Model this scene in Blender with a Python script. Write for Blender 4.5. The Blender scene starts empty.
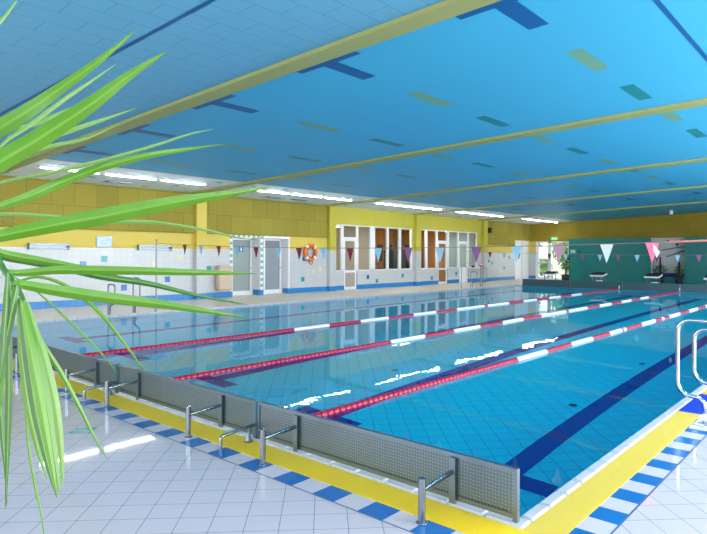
import bpy, math, random
from mathutils import Vector, Matrix
S = bpy.context.scene
COL = S.collection
random.seed(7)

# ---------------------------------------------------------------- camera
YAW, PITCH, ROLL = 0.7137, -0.0046, 0.0044
EYE = 1.52
def cam_axes():
    cy, sy = math.cos(YAW), math.sin(YAW)
    fwd = Vector((-sy, cy, 0)); right = Vector((cy, sy, 0)); up = Vector((0, 0, 1))
    f2 = fwd*math.cos(PITCH) + up*math.sin(PITCH)
    u2 = up*math.cos(PITCH) - fwd*math.sin(PITCH)
    return (right*math.cos(ROLL) + u2*math.sin(ROLL), u2*math.cos(ROLL) - right*math.sin(ROLL), f2)
_r, _u, _f = cam_axes()
cd = bpy.data.cameras.new('camera'); cam = bpy.data.objects.new('camera', cd); COL.objects.link(cam)
cam.matrix_world = Matrix(((_r.x, _u.x, -_f.x, 0), (_r.y, _u.y, -_f.y, 0), (_r.z, _u.z, -_f.z, EYE), (0, 0, 0, 1)))
cd.sensor_width = 36; cd.lens = 590.85/707*36
cd.shift_x = -0.0200; cd.shift_y = -0.01369
cd.clip_start = 0.05; cd.clip_end = 300
S.camera = cam

# ---------------------------------------------------------------- world and light
S.view_settings.view_transform = 'Standard'; S.view_settings.look = 'None'
S.view_settings.gamma = 1; S.view_settings.use_curve_mapping = False
S.view_settings.exposure = -0.56
wd = bpy.data.worlds.new('daylight'); S.world = wd; wd.use_nodes = True
bg = wd.node_tree.nodes['Background']; bg.inputs[0].default_value = (0.93, 0.96, 1, 1); bg.inputs[1].default_value = 4.5

def area(name, loc, rot, sx, sy, power, color):
    l = bpy.data.lights.new(name, 'AREA'); l.shape = 'RECTANGLE'; l.size = sx; l.size_y = sy
    l.energy = power; l.color = color
    o = bpy.data.objects.new(name, l); COL.objects.link(o); o.location = loc; o.rotation_euler = rot
    return o
# daylight through the glazed right wall and the glazed wall behind the camera
area('daylight_right_glazing', (4.75, 16.5, 2.2), (0, math.radians(66), 0), 3.3, 25, 4500, (0.94, 0.97, 1.0))
area('daylight_back_glazing', (-5.5, -4.25, 2.1), (math.radians(90), 0, 0), 17, 3.2, 520, (1.0, 0.96, 0.92))

sl = bpy.data.lights.new('sun', 'SUN'); sl.energy = 9; sl.angle = .02; sl.color = (1, .97, .9)
so = bpy.data.objects.new('sun', sl); COL.objects.link(so); so.rotation_euler = Vector((-.75, -.12, .75)).to_track_quat('Z', 'Y').to_euler(); so.location = (-30, 20, 30)

# ---------------------------------------------------------------- helpers
def tag(o, label=None, cat=None, group=None, kind=None):
    if label: o['label'] = label
    if cat: o['category'] = cat
    if group: o['group'] = group
    if kind: o['kind'] = kind
    return o
def thing(name, label, cat, loc=(0, 0, 0), group=None):
    o = bpy.data.objects.new(name, None); COL.objects.link(o); o.location = loc
    o.empty_display_size = 0.1
    return tag(o, label, cat, group)
def copy_tree(o, parent=None):
    c = o.copy(); COL.objects.link(c)
    if parent: c.parent = parent
    for ch in list(o.children): copy_tree(ch, c)
    return c

class MB:
    def __init__(s): s.v = []; s.f = []; s.m = []; s.sm = []
    def add(s, vs, fs, m=0, smooth=False):
        b = len(s.v); s.v += [tuple(p) for p in vs]
        for f in fs: s.f.append([b+i for i in f]); s.m.append(m); s.sm.append(smooth)
    def quad(s, a, b, c, d, m=0): s.add([a, b, c, d], [(0, 1, 2, 3)], m)
    def flat(s, x0, x1, y0, y1, z, m=0): s.quad((x0, y0, z), (x1, y0, z), (x1, y1, z), (x0, y1, z), m)
    def box(s, x0, x1, y0, y1, z0, z1, m=0):
        vs = [(x, y, z) for z in (z0, z1) for y in (y0, y1) for x in (x0, x1)]
        s.add(vs, [(0, 2, 3, 1), (4, 5, 7, 6), (0, 1, 5, 4), (2, 6, 7, 3), (0, 4, 6, 2), (1, 3, 7, 5)], m)
    def rbox(s, x0, x1, y0, y1, z0, z1, b, m=0):      # box with chamfered edges
        xs = (x0, x1); ys = (y0, y1); zs = (z0, z1)
        vs = []; idx = {}
        for i in (0, 1):
            for j in (0, 1):
                for k in (0, 1):
                    for a in range(3):
                        p = [xs[i], ys[j], zs[k]]
                        sg = [1-2*i, 1-2*j, 1-2*k]
                        for c in range(3):
                            if c != a: p[c] += sg[c]*b
                        idx[(i, j, k, a)] = len(vs); vs.append(tuple(p))
        fs = []
        for a in range(3):
            o = [c for c in range(3) if c != a]
            for e in (0, 1):
                ring = []
                for (p, q) in ((0, 0), (1, 0), (1, 1), (0, 1)):
                    t = [0, 0, 0]; t[a] = e; t[o[0]] = p; t[o[1]] = q
                    ring.append(idx[(t[0], t[1], t[2], a)])
                fs.append(ring)
        for a in range(3):
            o = [c for c in range(3) if c != a]
            for p in (0, 1):
                for q in (0, 1):
                    r = []
                    for e in (0, 1):
                        t = [0, 0, 0]; t[a] = e; t[o[0]] = p; t[o[1]] = q
                        r.append((idx[(*t, o[0])], idx[(*t, o[1])]))
                    fs.append([r[0][0], r[0][1], r[1][1], r[1][0]])
        for i in (0, 1):
            for j in (0, 1):
                for k in (0, 1): fs.append([idx[(i, j, k, a)] for a in range(3)])
        s.add(vs, fs, m)
    def tube(s, path, r, n=10, m=0, cap=True, closed=False):
        P = [Vector(p) for p in path]; N = len(P); vs = []; prev = None
        rr = r if isinstance(r, (list, tuple)) else [r]*N
        for i in range(N):
            if closed: t = (P[(i+1) % N]-P[i-1]).normalized()
            else: t = (P[min(i+1, N-1)]-P[max(i-1, 0)]).normalized()
            if prev is None:
                a = Vector((0, 0, 1)) if abs(t.z) < .9 else Vector((1, 0, 0))
                nrm = t.cross(a).normalized()
            else: nrm = (prev - t*prev.dot(t)).normalized()
            prev = nrm; bn = t.cross(nrm)
            for k in range(n):
                a = 2*math.pi*k/n; vs.append(P[i] + (nrm*math.cos(a)+bn*math.sin(a))*rr[i])
        fs = []
        for i in range(N if closed else N-1):
            for k in range(n):
                j = (i+1) % N
                fs.append((i*n+k, i*n+(k+1) % n, j*n+(k+1) % n, j*n+k))
        s.add(vs, fs, m, True)
        if cap and not closed:
            s.add(vs[:n], [tuple(range(n))[::-1]], m); s.add(vs[-n:], [tuple(range(n))], m)
    def lathe(s, prof, c=(0, 0, 0), axis='z', n=20, m=0):
        vs = []; fs = []
        for (r, h) in prof:
            for k in range(n):
                a = 2*math.pi*k/n; u, w = r*math.cos(a), r*math.sin(a)
                p = (u, w, h) if axis == 'z' else ((u, h, w) if axis == 'y' else (h, u, w))
                vs.append((c[0]+p[0], c[1]+p[1], c[2]+p[2]))
        for i in range(len(prof)-1):
            for k in range(n): fs.append((i*n+k, i*n+(k+1) % n, (i+1)*n+(k+1) % n, (i+1)*n+k))
        fs.append(tuple(range(n))[::-1]); fs.append(tuple((len(prof)-1)*n+k for k in range(n)))
        s.add(vs, fs, m, True)
    def build(s, name, mats, parent=None):
        me = bpy.data.meshes.new(name)
        base = parent.matrix_basis.translation if parent is not None else Vector((0, 0, 0))
        if parent is not None and parent.parent is not None: base = base + parent.parent.matrix_basis.translation
        me.from_pydata([(v[0]-base.x, v[1]-base.y, v[2]-base.z) for v in s.v], [], s.f)
        if not isinstance(mats, (list, tuple)): mats = [mats]
        for m in mats: me.materials.append(m)
        me.polygons.foreach_set('material_index', s.m); me.polygons.foreach_set('use_smooth', s.sm)
        me.update()
        o = bpy.data.objects.new(name, me); COL.objects.link(o)
        if parent is not None: o.parent = parent
        return o

def arc(c, r, a0, a1, n, plane='xz'):
    out = []
    for i in range(n+1):
        a = math.radians(a0+(a1-a0)*i/n)
        u, w = c[0]+r*math.cos(a), c[1]+r*math.sin(a); out.append((u, w))
    return out

# ---------------------------------------------------------------- materials
def mat(name, color, rough=.5, metal=0, spec=.5, noise=0, nscale=6, bump=0, coat=0):
    m = bpy.data.materials.new(name); m.use_nodes = True; nt = m.node_tree; b = nt.nodes['Principled BSDF']
    b.inputs['Base Color'].default_value = (*color, 1); b.inputs['Roughness'].default_value = rough
    b.inputs['Metallic'].default_value = metal; b.inputs['Specular IOR Level'].default_value = spec
    b.inputs['Coat Weight'].default_value = coat
    if noise or bump:
        g = nt.nodes.new('ShaderNodeNewGeometry'); n = nt.nodes.new('ShaderNodeTexNoise'); n.inputs['Scale'].default_value = nscale
        n.inputs['Detail'].default_value = 5; nt.links.new(g.outputs['Position'], n.inputs['Vector'])
        if noise:
            mx = nt.nodes.new('ShaderNodeMix'); mx.data_type = 'RGBA'
            mx.inputs['A'].default_value = (*[c*(1-noise) for c in color], 1); mx.inputs['B'].default_value = (*[min(1, c*(1+noise)) for c in color], 1)
            nt.links.new(n.outputs['Fac'], mx.inputs['Factor']); nt.links.new(mx.outputs['Result'], b.inputs['Base Color'])
        if bump:
            bp = nt.nodes.new('ShaderNodeBump'); bp.inputs['Strength'].default_value = bump; bp.inputs['Distance'].default_value = .01
            nt.links.new(n.outputs['Fac'], bp.inputs['Height']); nt.links.new(bp.outputs['Normal'], b.inputs['Normal'])
    return m
def tiled(name, color, grout, w, h=None, axes='xy', rot=0, off=(0, 0), mortar=.004, rough=.25, offset=0, vary=.03, spec=.5, bump=.15):
    """Tiles laid in world metres on the two given axes."""
    h = h or w
    m = bpy.data.materials.new(name); m.use_nodes = True; nt = m.node_tree; b = nt.nodes['Principled BSDF']; L = nt.links.new
    g = nt.nodes.new('ShaderNodeNewGeometry'); sp = nt.nodes.new('ShaderNodeSeparateXYZ'); L(g.outputs['Position'], sp.inputs[0])
    cb = nt.nodes.new('ShaderNodeCombineXYZ')
    L(sp.outputs['xyz'.index(axes[0])], cb.inputs[0]); L(sp.outputs['xyz'.index(axes[1])], cb.inputs[1])
    mp = nt.nodes.new('ShaderNodeMapping'); mp.inputs['Rotation'].default_value = (0, 0, math.radians(rot)); mp.inputs['Location'].default_value = (off[0], off[1], 0)
    L(cb.outputs[0], mp.inputs['Vector'])
    br = nt.nodes.new('ShaderNodeTexBrick'); br.offset = offset; br.offset_frequency = 2; br.squash = 1
    br.inputs['Scale'].default_value = 1; br.inputs['Mortar Size'].default_value = mortar/2; br.inputs['Mortar Smooth'].default_value = .1
    br.inputs['Brick Width'].default_value = w; br.inputs['Row Height'].default_value = h
    br.inputs['Color1'].default_value = (*[c*(1-vary) for c in color], 1); br.inputs['Color2'].default_value = (*[min(1, c*(1+vary)) for c in color], 1)
    br.inputs['Mortar'].default_value = (*grout, 1)
    L(mp.outputs[0], br.inputs['Vector']); L(br.outputs['Color'], b.inputs['Base Color'])
    b.inputs['Roughness'].default_value = rough; b.inputs['Specular IOR Level'].default_value = spec
    if bump:
        bp = nt.nodes.new('ShaderNodeBump'); bp.invert = True; bp.inputs['Strength'].default_value = bump; bp.inputs['Distance'].default_value = .003
        L(br.outputs['Fac'], bp.inputs['Height']); L(bp.outputs['Normal'], b.inputs['Normal'])
    return m
def emit(name, color, strength):
    m = bpy.data.materials.new(name); m.use_nodes = True; b = m.node_tree.nodes['Principled BSDF']
    b.inputs['Base Color'].default_value = (*color, 1); b.inputs['Emission Color'].default_value = (*color, 1); b.inputs['Emission Strength'].default_value = strength
    return m
def glass(name, tint=(1, 1, 1), rough=0, refl=.06, alpha_tint=1):
    m = bpy.data.materials.new(name); m.use_nodes = True; nt = m.node_tree; nt.nodes.clear(); L = nt.links.new
    out = nt.nodes.new('ShaderNodeOutputMaterial'); t = nt.nodes.new('ShaderNodeBsdfTransparent'); t.inputs[0].default_value = (*tint, 1)
    gl = nt.nodes.new('ShaderNodeBsdfGlossy'); gl.inputs['Roughness'].default_value = rough
    lw = nt.nodes.new('ShaderNodeLayerWeight'); pw = nt.nodes.new('ShaderNodeMath'); pw.operation = 'POWER'; pw.inputs[1].default_value = 5; L(lw.outputs['Facing'], pw.inputs[0])
    fr = nt.nodes.new('ShaderNodeMath'); fr.operation = 'MULTIPLY_ADD'; fr.inputs[1].default_value = .9; fr.inputs[2].default_value = .04; L(pw.outputs[0], fr.inputs[0])
    mx = nt.nodes.new('ShaderNodeMixShader'); L(fr.outputs[0], mx.inputs[0]); L(t.outputs[0], mx.inputs[1]); L(gl.outputs[0], mx.inputs[2]); L(mx.outputs[0], out.inputs[0])
    return m
M = {}
M['deck'] = tiled('deck_tile', (.62, .54, .57), (.16, .20, .29), .1925, rot=45, off=(.1895, -.135), mortar=.0042, rough=.035, vary=.015, bump=.05)
M['deck_cream'] = tiled('cream_tile', (.66, .58, .46), (.45, .4, .33), .19, rot=0, mortar=.006, rough=.3, vary=.06)
M['tile_blue'] = mat('blue_border_tile', (.008, .14, .42), .2)
M['tile_white'] = mat('white_border_tile', (.62, .55, .59), .25)
M['grout'] = mat('dark_grout', (.05, .10, .22), .6)
M['teal_tile'] = mat('teal_tile', (.02, .29, .30), .25)
M['wall_tile'] = tiled('white_wall_tile', (.50, .52, .54), (.37, .39, .44), .2, axes='yz', mortar=.006, rough=.25, vary=.02)
M['wall_tile_x'] = tiled('white_wall_tile_end', (.50, .52, .54), (.37, .39, .44), .2, axes='xz', mortar=.006, rough=.25, vary=.02)
M['base_blue'] = tiled('blue_base_tile', (.02, .20, .52), (.2, .35, .55), .2, axes='yz', mortar=.005, rough=.25)
M['base_blue_x'] = tiled('blue_base_tile_end', (.02, .20, .52), (.2, .35, .55), .2, axes='xz', mortar=.005, rough=.25)
M['yellow_paint'] = mat('smooth_yellow_paint', (.60, .47, .08), .6, noise=.05, nscale=2)
M['yellow_green'] = mat('yellow_green_paint', (.45, .41, .04), .6, noise=.05, nscale=2)
M['board'] = tiled('yellow_acoustic_board', (.26, .22, .022), (.11, .085, .008), .63, .64, axes='yz', off=(-.3, -.94), mortar=.010, rough=.8, offset=.5, vary=.10)
M['board_x'] = tiled('olive_acoustic_board', (.27, .20, .012), (.13, .09, .008), .63, .64, axes='xz', off=(-.3, -.94), mortar=.008, rough=.8, offset=.5, vary=.10)
M['ceiling'] = tiled('blue_ceiling_panel', (.15, .42, .60), (.07, .28, .46), .625, .3125, axes='yx', off=(-.26, .0), mortar=.010, rough=.5, offset=.5, vary=.0, spec=.18, bump=.1)
M['ceil_smooth'] = mat('smooth_blue_ceiling_paint', (.065, .43, .66), .5, spec=.15)
M['ceil_strip'] = mat('pale_ceiling_strip', (.74, .84, .89), .6)
M['navy'] = mat('navy_ceiling_paint', (.003, .10, .30), .5)
M['ceil_green'] = mat('pale_green_ceiling_paint', (.17, .36, .24), .5)
M['ceil_teal'] = mat('teal_ceiling_paint', (.01, .24, .27), .5)
M['beam'] = mat('olive_beam_paint', (.36, .37, .12), .5, noise=.04)
M['teal_wall'] = tiled('teal_wall_tile', (.002, .175, .17), (.002, .15, .15), .2, axes='xz', mortar=.005, rough=.3, vary=.06)
M['steel'] = mat('stainless_steel', (.27, .31, .35), .2, metal=1)
M['steel_dull'] = mat('brushed_steel', (.19, .24, .29), .38, metal=1)
M['rail_steel'] = mat('polished_rail_steel', (.50, .56, .61), .18, metal=1)
M['white'] = mat('white_lacquer', (.75, .77, .80), .35)
M['white_plastic'] = mat('white_plastic', (.8, .83, .86), .3)
M['black'] = mat('black_rubber', (.015, .016, .02), .6)
M['red_plastic'] = mat('red_float', (.38, .004, .045), .3)
M['white_float'] = mat('white_float', (.80, .84, .88), .3)
M['yellow_grate'] = None
M['coping'] = mat('white_coping_stone', (.56, .55, .57), .3)
M['glass'] = glass('clear_glass', (.93, .97, .96))
M['wood'] = tiled('warm_wood_panel', (.42, .17, .045), (.22, .08, .02), .30, 3.0, axes='yz', mortar=.008, rough=.45, vary=.18)
M['lamp'] = emit('fluorescent_tube_cover', (1, 1, 1), 80)
# ---------------------------------------------------------------- surfaces with their own node set-ups
def grate_mat(name, color, axis, pitch=.012):
    m = bpy.data.materials.new(name); m.use_nodes = True; nt = m.node_tree; b = nt.nodes['Principled BSDF']; L = nt.links.new
    g = nt.nodes.new('ShaderNodeNewGeometry'); sp = nt.nodes.new('ShaderNodeSeparateXYZ'); L(g.outputs['Position'], sp.inputs[0])
    a = nt.nodes.new('ShaderNodeMath'); a.operation = 'MULTIPLY'; a.inputs[1].default_value = 1/pitch; L(sp.outputs[axis], a.inputs[0])
    c = nt.nodes.new('ShaderNodeMath'); c.operation = 'FRACT'; L(a.outputs[0], c.inputs[0])
    d = nt.nodes.new('ShaderNodeMath'); d.operation = 'GREATER_THAN'; d.inputs[1].default_value = .76; L(c.outputs[0], d.inputs[0])
    mx = nt.nodes.new('ShaderNodeMix'); mx.data_type = 'RGBA'; mx.inputs['A'].default_value = (*color, 1); mx.inputs['B'].default_value = (*[q*.84 for q in color], 1)
    L(d.outputs[0], mx.inputs['Factor']); L(mx.outputs['Result'], b.inputs['Base Color']); b.inputs['Roughness'].default_value = .4
    return m
M['grate_x'] = grate_mat('yellow_grating', (.98, .64, .008), 0)
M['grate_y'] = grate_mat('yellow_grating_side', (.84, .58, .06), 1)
M['mat_blue'] = grate_mat('blue_grating', (.004, .03, .62), 1)

def perforated():
    m = bpy.data.materials.new('perforated_steel'); m.use_nodes = True; nt = m.node_tree; b = nt.nodes['Principled BSDF']; L = nt.links.new
    g = nt.nodes.new('ShaderNodeNewGeometry'); sp = nt.nodes.new('ShaderNodeSeparateXYZ'); L(g.outputs['Position'], sp.inputs[0])
    def math_(op, a, bb=None, v=None):
        n = nt.nodes.new('ShaderNodeMath'); n.operation = op
        L(a, n.inputs[0])
        if bb is not None: L(bb, n.inputs[1])
        if v is not None: n.inputs[1].default_value = v
        return n.outputs[0]
    def cell(o, pitch):
        return math_('ABSOLUTE', math_('SUBTRACT', math_('FRACT', math_('MULTIPLY', o, v=1/pitch)), v=.5))
    fx = cell(sp.outputs[0], .021); fz = cell(sp.outputs[2], .021)
    r = math_('SQRT', math_('ADD', math_('MULTIPLY', fx, fx), math_('MULTIPLY', fz, fz)))
    dot = math_('LESS_THAN', r, v=.15)
    mx = nt.nodes.new('ShaderNodeMix'); mx.data_type = 'RGBA'; mx.inputs['A'].default_value = (.14, .18, .205, 1); mx.inputs['B'].default_value = (.35, .44, .49, 1)
    L(dot, mx.inputs['Factor']); L(mx.outputs['Result'], b.inputs['Base Color'])
    b.inputs['Metallic'].default_value = .7; b.inputs['Roughness'].default_value = .42
    return m
M['perf'] = perforated()

def water_mat():
    m = bpy.data.materials.new('pool_water'); m.use_nodes = True; nt = m.node_tree; b = nt.nodes['Principled BSDF']; L = nt.links.new
    b.inputs['Base Color'].default_value = (.55, .97, 1, 1); b.inputs['Transmission Weight'].default_value = 1
    b.inputs['IOR'].default_value = 1.33; b.inputs['Specular IOR Level'].default_value = .4; b.inputs['Roughness'].default_value = 0
    g = nt.nodes.new('ShaderNodeNewGeometry')
    n = nt.nodes.new('ShaderNodeTexNoise'); n.inputs['Scale'].default_value = 1.6; n.inputs['Detail'].default_value = 2
    L(g.outputs['Position'], n.inputs['Vector'])
    n2 = nt.nodes.new('ShaderNodeTexNoise'); n2.inputs['Scale'].default_value = 9; n2.inputs['Detail'].default_value = 1; L(g.outputs['Position'], n2.inputs['Vector'])
    ad = nt.nodes.new('ShaderNodeMath'); ad.operation = 'MULTIPLY_ADD'; ad.inputs[1].default_value = .10
    L(n2.outputs['Fac'], ad.inputs[0]); L(n.outputs['Fac'], ad.inputs[2])
    bp = nt.nodes.new('ShaderNodeBump'); bp.inputs['Strength'].default_value = .5; bp.inputs['Distance'].default_value = .0032
    L(ad.outputs[0], bp.inputs['Height']); L(bp.outputs['Normal'], b.inputs['Normal'])
    rf = nt.nodes.new('ShaderNodeBsdfRefraction'); rf.inputs['IOR'].default_value = 1.33; rf.inputs['Roughness'].default_value = 0; rf.inputs['Color'].default_value = (.55, .97, 1, 1)
    L(bp.outputs['Normal'], rf.inputs['Normal'])
    ms = nt.nodes.new('ShaderNodeMixShader'); ms.inputs[0].default_value = .32
    L(b.outputs[0], ms.inputs[1]); L(rf.outputs[0], ms.inputs[2]); L(ms.outputs[0], nt.nodes['Material Output'].inputs[0])
    return m
M['water'] = water_mat()
M['basin'] = tiled('aqua_pool_tile', (.004, .74, 1.0), (.002, .40, .72), .2, rot=45, mortar=.011, rough=.4, vary=.03, bump=0)
M['basin_side'] = tiled('aqua_pool_side_tile', (.04, .72, 1.0), (.02, .5, .8), .2, axes='yz', mortar=.007, rough=.4, vary=.03, bump=0)
M['basin_side_x'] = tiled('aqua_pool_end_tile', (.04, .72, 1.0), (.02, .5, .8), .2, axes='xz', mortar=.007, rough=.4, vary=.03, bump=0)
M['lane_paint'] = mat('navy_pool_tile', (.0, .008, .34), .4)

# ---------------------------------------------------------------- dimensions (metres)
PX0, PX1 = -14.2, -1.57      # pool, left and right water edge
PY0, PY1 = 3.16, 28.16       # near and far water edge
WX = -17.3                   # left wall
EY = 36.2                    # end wall
RX, BY = 4.6, -4.1           # right wall, wall behind the camera
DEPTH, WZ = 1.8, -.035
SL = .0358
def cz(x): return 3.54 + SL*(x-WX)
INLETS = [(-3.09, 7.79), (-3.11, 10.89), (-6.11, 7.76)]
LANES = [-2.87, -5.35, -7.84, -10.35, -12.85]

# ---------------------------------------------------------------- ceiling
b = MB()
def cq(x0, x1, y0, y1, dz, m): b.quad((x0, y0, cz(x0)-dz), (x0, y1, cz(x0)-dz), (x1, y1, cz(x1)-dz), (x1, y0, cz(x1)-dz), m)
cq(-14.2, RX, BY, 4.95, 0, 0); cq(-14.2, RX, 4.95, EY, 0, 5); cq(WX-.3, -14.2, BY, EY, 0, 1)
b.quad((WX-.3, BY-.2, cz(WX-.3)+.3), (RX+.2, BY-.2, cz(RX+.2)+.3), (RX+.2, EY+.3, cz(RX+.2)+.3), (WX-.3, EY+.3, cz(WX-.3)+.3), 1)
cq(-14.2, -1.69, 3.32, 3.375, .003, 2); cq(-1.745, -1.69, 3.375, 28.3, .003, 2); cq(-14.23, -14.18, 3.39, 28.3, .003, 2)
for x in LANES:
    cq(x-.53, x+.53, 5.22, 5.43, .003, 2); cq(x-.12, x+.12, 5.42, 6.2, .003, 2)
    cq(x-.53, x+.53, 25.95, 26.12, .003, 2); cq(x-.105, x+.105, 25.2, 25.95, .003, 2)
    y = 7.18; k = 0
    while y < 25:
        cq(x-.105, x+.105, y, y+1.0, .003, 3 if k % 2 == 0 else 4); y += 2.0; k += 1
for i in range(62):
    x = random.choice([-16.7, -16.1, -15.75, -14.75]) + random.uniform(-.08, .08); y = -3 + i*.63
    cq(x-.07, x+.07, y, y+.2, .003, random.choice([4, 4, 4, 3]))
tag(b.build('ceiling', [M['ceiling'], M['ceil_strip'], M['navy'], M['ceil_green'], M['ceil_teal'], M['ceil_smooth']]), kind='structure')
BEAMS = [(4.93, 5.22), (10.83, 11.14), (17.12, 17.45), (23.35, 23.68), (29.6, 29.93)]
for i, (y0, y1) in enumerate(BEAMS):
    b = MB(); d = .05
    vs = [(x, y, cz(x)-q) for x in (WX, RX) for y in (y0, y1) for q in (0, d)]
    b.add(vs, [(0, 1, 5, 4), (1, 3, 7, 5), (3, 2, 6, 7), (0, 2, 3, 1), (4, 5, 7, 6)], 0)
    tag(b.build('trim_%d' % (i+1), M['beam']), kind='structure')

# ---------------------------------------------------------------- gridded walls with openings
def gridwall(name, axis, base, thick, u0, u1, topf, openings, bands, mats, splits=()):
    """axis 'x': wall lies at x=base, runs along y. openings: (u0,u1,z0,z1). bands: list of (z_top, mat index)."""
    us = sorted(set([u0, u1] + [o[0] for o in openings] + [o[1] for o in openings] + list(splits)))
    zs = sorted(set([0, 9] + [o[2] for o in openings] + [o[3] for o in openings] + [q[0] for q in bands]))
    bb = MB()
    def P(u, z, d):
        return (base-d if axis == 'x' else u, u if axis == 'x' else base+d, z)
    def op(i, j):
        if i < 0 or j < 0 or i >= len(us)-1 or j >= len(zs)-1: return False
        cu, c = (us[i]+us[i+1])/2, (zs[j]+zs[j+1])/2
        return any(o[0] < cu < o[1] and o[2] < c < o[3] for o in openings)
    for i in range(len(us)-1):
        for j in range(len(zs)-1):
            if op(i, j): continue
            a, e = us[i], us[i+1]; z0 = zs[j]
            ta, te = min(zs[j+1], topf(a)), min(zs[j+1], topf(e))
            if ta <= z0+1e-6: continue
            mi = [q[1] for q in bands if z0 < q[0]][0]
            if callable(mi): mi = mi((a+e)/2)
            bb.quad(P(a, z0, 0), P(e, z0, 0), P(e, te, 0), P(a, ta, 0), mi)
            bb.quad(P(e, z0, thick), P(a, z0, thick), P(a, ta, thick), P(e, te, thick), mi)
            for (ii, jj, q) in ((i-1, j, (P(a, z0, 0), P(a, ta, 0), P(a, ta, thick), P(a, z0, thick))), (i+1, j, (P(e, z0, 0), P(e, z0, thick), P(e, te, thick), P(e, te, 0))),
                                (i, j-1, (P(a, z0, 0), P(a, z0, thick), P(e, z0, thick), P(e, z0, 0))), (i, j+1, (P(a, ta, 0), P(e, te, 0), P(e, te, thick), P(a, ta, thick)))):
                if op(ii, jj): bb.quad(*q, mi)
    o = bb.build(name, mats); tag(o, kind='structure'); return o

DOOR_A, DOOR_B = (12.68, 13.92, 0, 2.12), (14.13, 15.28, 0, 2.12)
WIN_1 = (17.66, 23.36, .80, 2.80); WIN_2 = (24.02, 29.56, .80, 2.80)
DR_1 = (18.46, 19.30, 0, .80); DR_2 = (25.60, 26.48, 0, .80); DR_3 = (27.62, 28.56, 0, .80)
END_DOOR_L = (34.14, 36.12, 0, 2.46)
gridwall('wall_left', 'x', WX, .2, BY, EY+.2, lambda y: cz(WX), [DOOR_A, DOOR_B, WIN_1, WIN_2, DR_1, DR_2, DR_3, END_DOOR_L],
         [(.20, 2), (1.68, 0), (9, lambda u: 3 if 17.4 < u < 30.4 else 1)], [M['wall_tile'], M['yellow_paint'], M['base_blue'], M['yellow_green']], splits=(17.4, 30.4))
gridwall('wall_far', 'y', EY, .2, WX-.2, RX, lambda x: cz(x), [(-16.9, -14.66, 0, 2.42)],
         [(.20, 2), (1.68, 0), (2.42, 1), (9, 3)], [M['wall_tile_x'], M['yellow_paint'], M['base_blue_x'], M['board_x']])
b = MB()
for (y0, y1) in ((BY, 4.6), (5.0, 11.1), (11.5, 17.38)): b.box(WX, WX+.05, y0, y1, 2.20, cz(WX)-.005)
b.box(WX, WX+.04, 30.55, EY, 2.48, cz(WX)-.005)
b.box(WX, WX+.04, 30.55, 34.0, 2.1, 2.479)
tag(b.build('trim_6', M['board']), kind='structure')
# columns of the left wall
for i, y in enumerate((4.6, 11.11, 17.39, 23.44, 30.0)):
    b = MB(); x1 = WX+.18; yy = y+.38
    b.box(WX, x1, y, yy, 0, .20, 2); b.box(WX, x1, y, yy, .20, 1.68, 0); b.box(WX, x1, y, yy, 1.68, cz(WX), 1 if y < 17 else 3)
    tag(b.build('trim_%d' % (i+7), [M['wall_tile'], M['yellow_paint'], M['base_blue'], M['yellow_green']]), kind='structure')
# accent tiles set in the white wall
b = MB()
for (y, z, c) in ((7.48, 1.20, 1), (8.1, 1.36, 0), (10.15, .70, 1), (8.7, .49, 1), (11.7, 1.02, 0), (16.05, .53, 0), (10.6, 1.4, 2), (20.0, .52, 1), (20.63, .32, 0), (22.55, .52, 0), (5.6, .9, 1), (5.9, 1.4, 0),
                  (17.0, .9, 2), (25.0, .34, 0), (27.3, .52, 0), (30.83, 1.18, 0), (32.27, .53, 2), (32.7, .75, 1), (32.7, 1.59, 1), (33.35, 1.38, 1), (31.2, 1.05, 3), (9.7, 1.2, 2), (16.6, .82, 2)):
    s_ = .09; b.box(WX+.0, WX+.004, y-s_, y+s_, z-s_, z+s_, c)
o = b.build('trim_12', [M['teal_tile'], M['tile_blue'], mat('pale_yellow_tile', (.6, .58, .35), .3), mat('dark_accent_tile', (.08, .12, .2), .3)]); tag(o, kind='structure')

# right and back walls: glazed, out of the picture
mullion = MB()
gridwall('wall_right', 'x', RX+.2, .2, BY, EY+.2, lambda y: cz(RX), [(-3.8, 24.5, .5, 3.9)], [(9, 0)], [M['board']])
gridwall('wall_back', 'y', BY-.2, .2, WX-.2, RX+.2, lambda x: cz(x), [(-14, 3, .5, 3.5)], [(9, 0)], [M['yellow_paint']])
b = MB()
for y in range(-3, 25, 2): b.box(RX+.1, RX+.18, y-.04, y+.04, .5, 3.9)
tag(b.build('window_1', M['white']), kind='structure')
b = MB()
for x in range(-14, 4, 2): b.box(x-.04, x+.04, BY-.18, BY-.1, .5, 3.5)
tag(b.build('window_2', M['white']), kind='structure')

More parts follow.
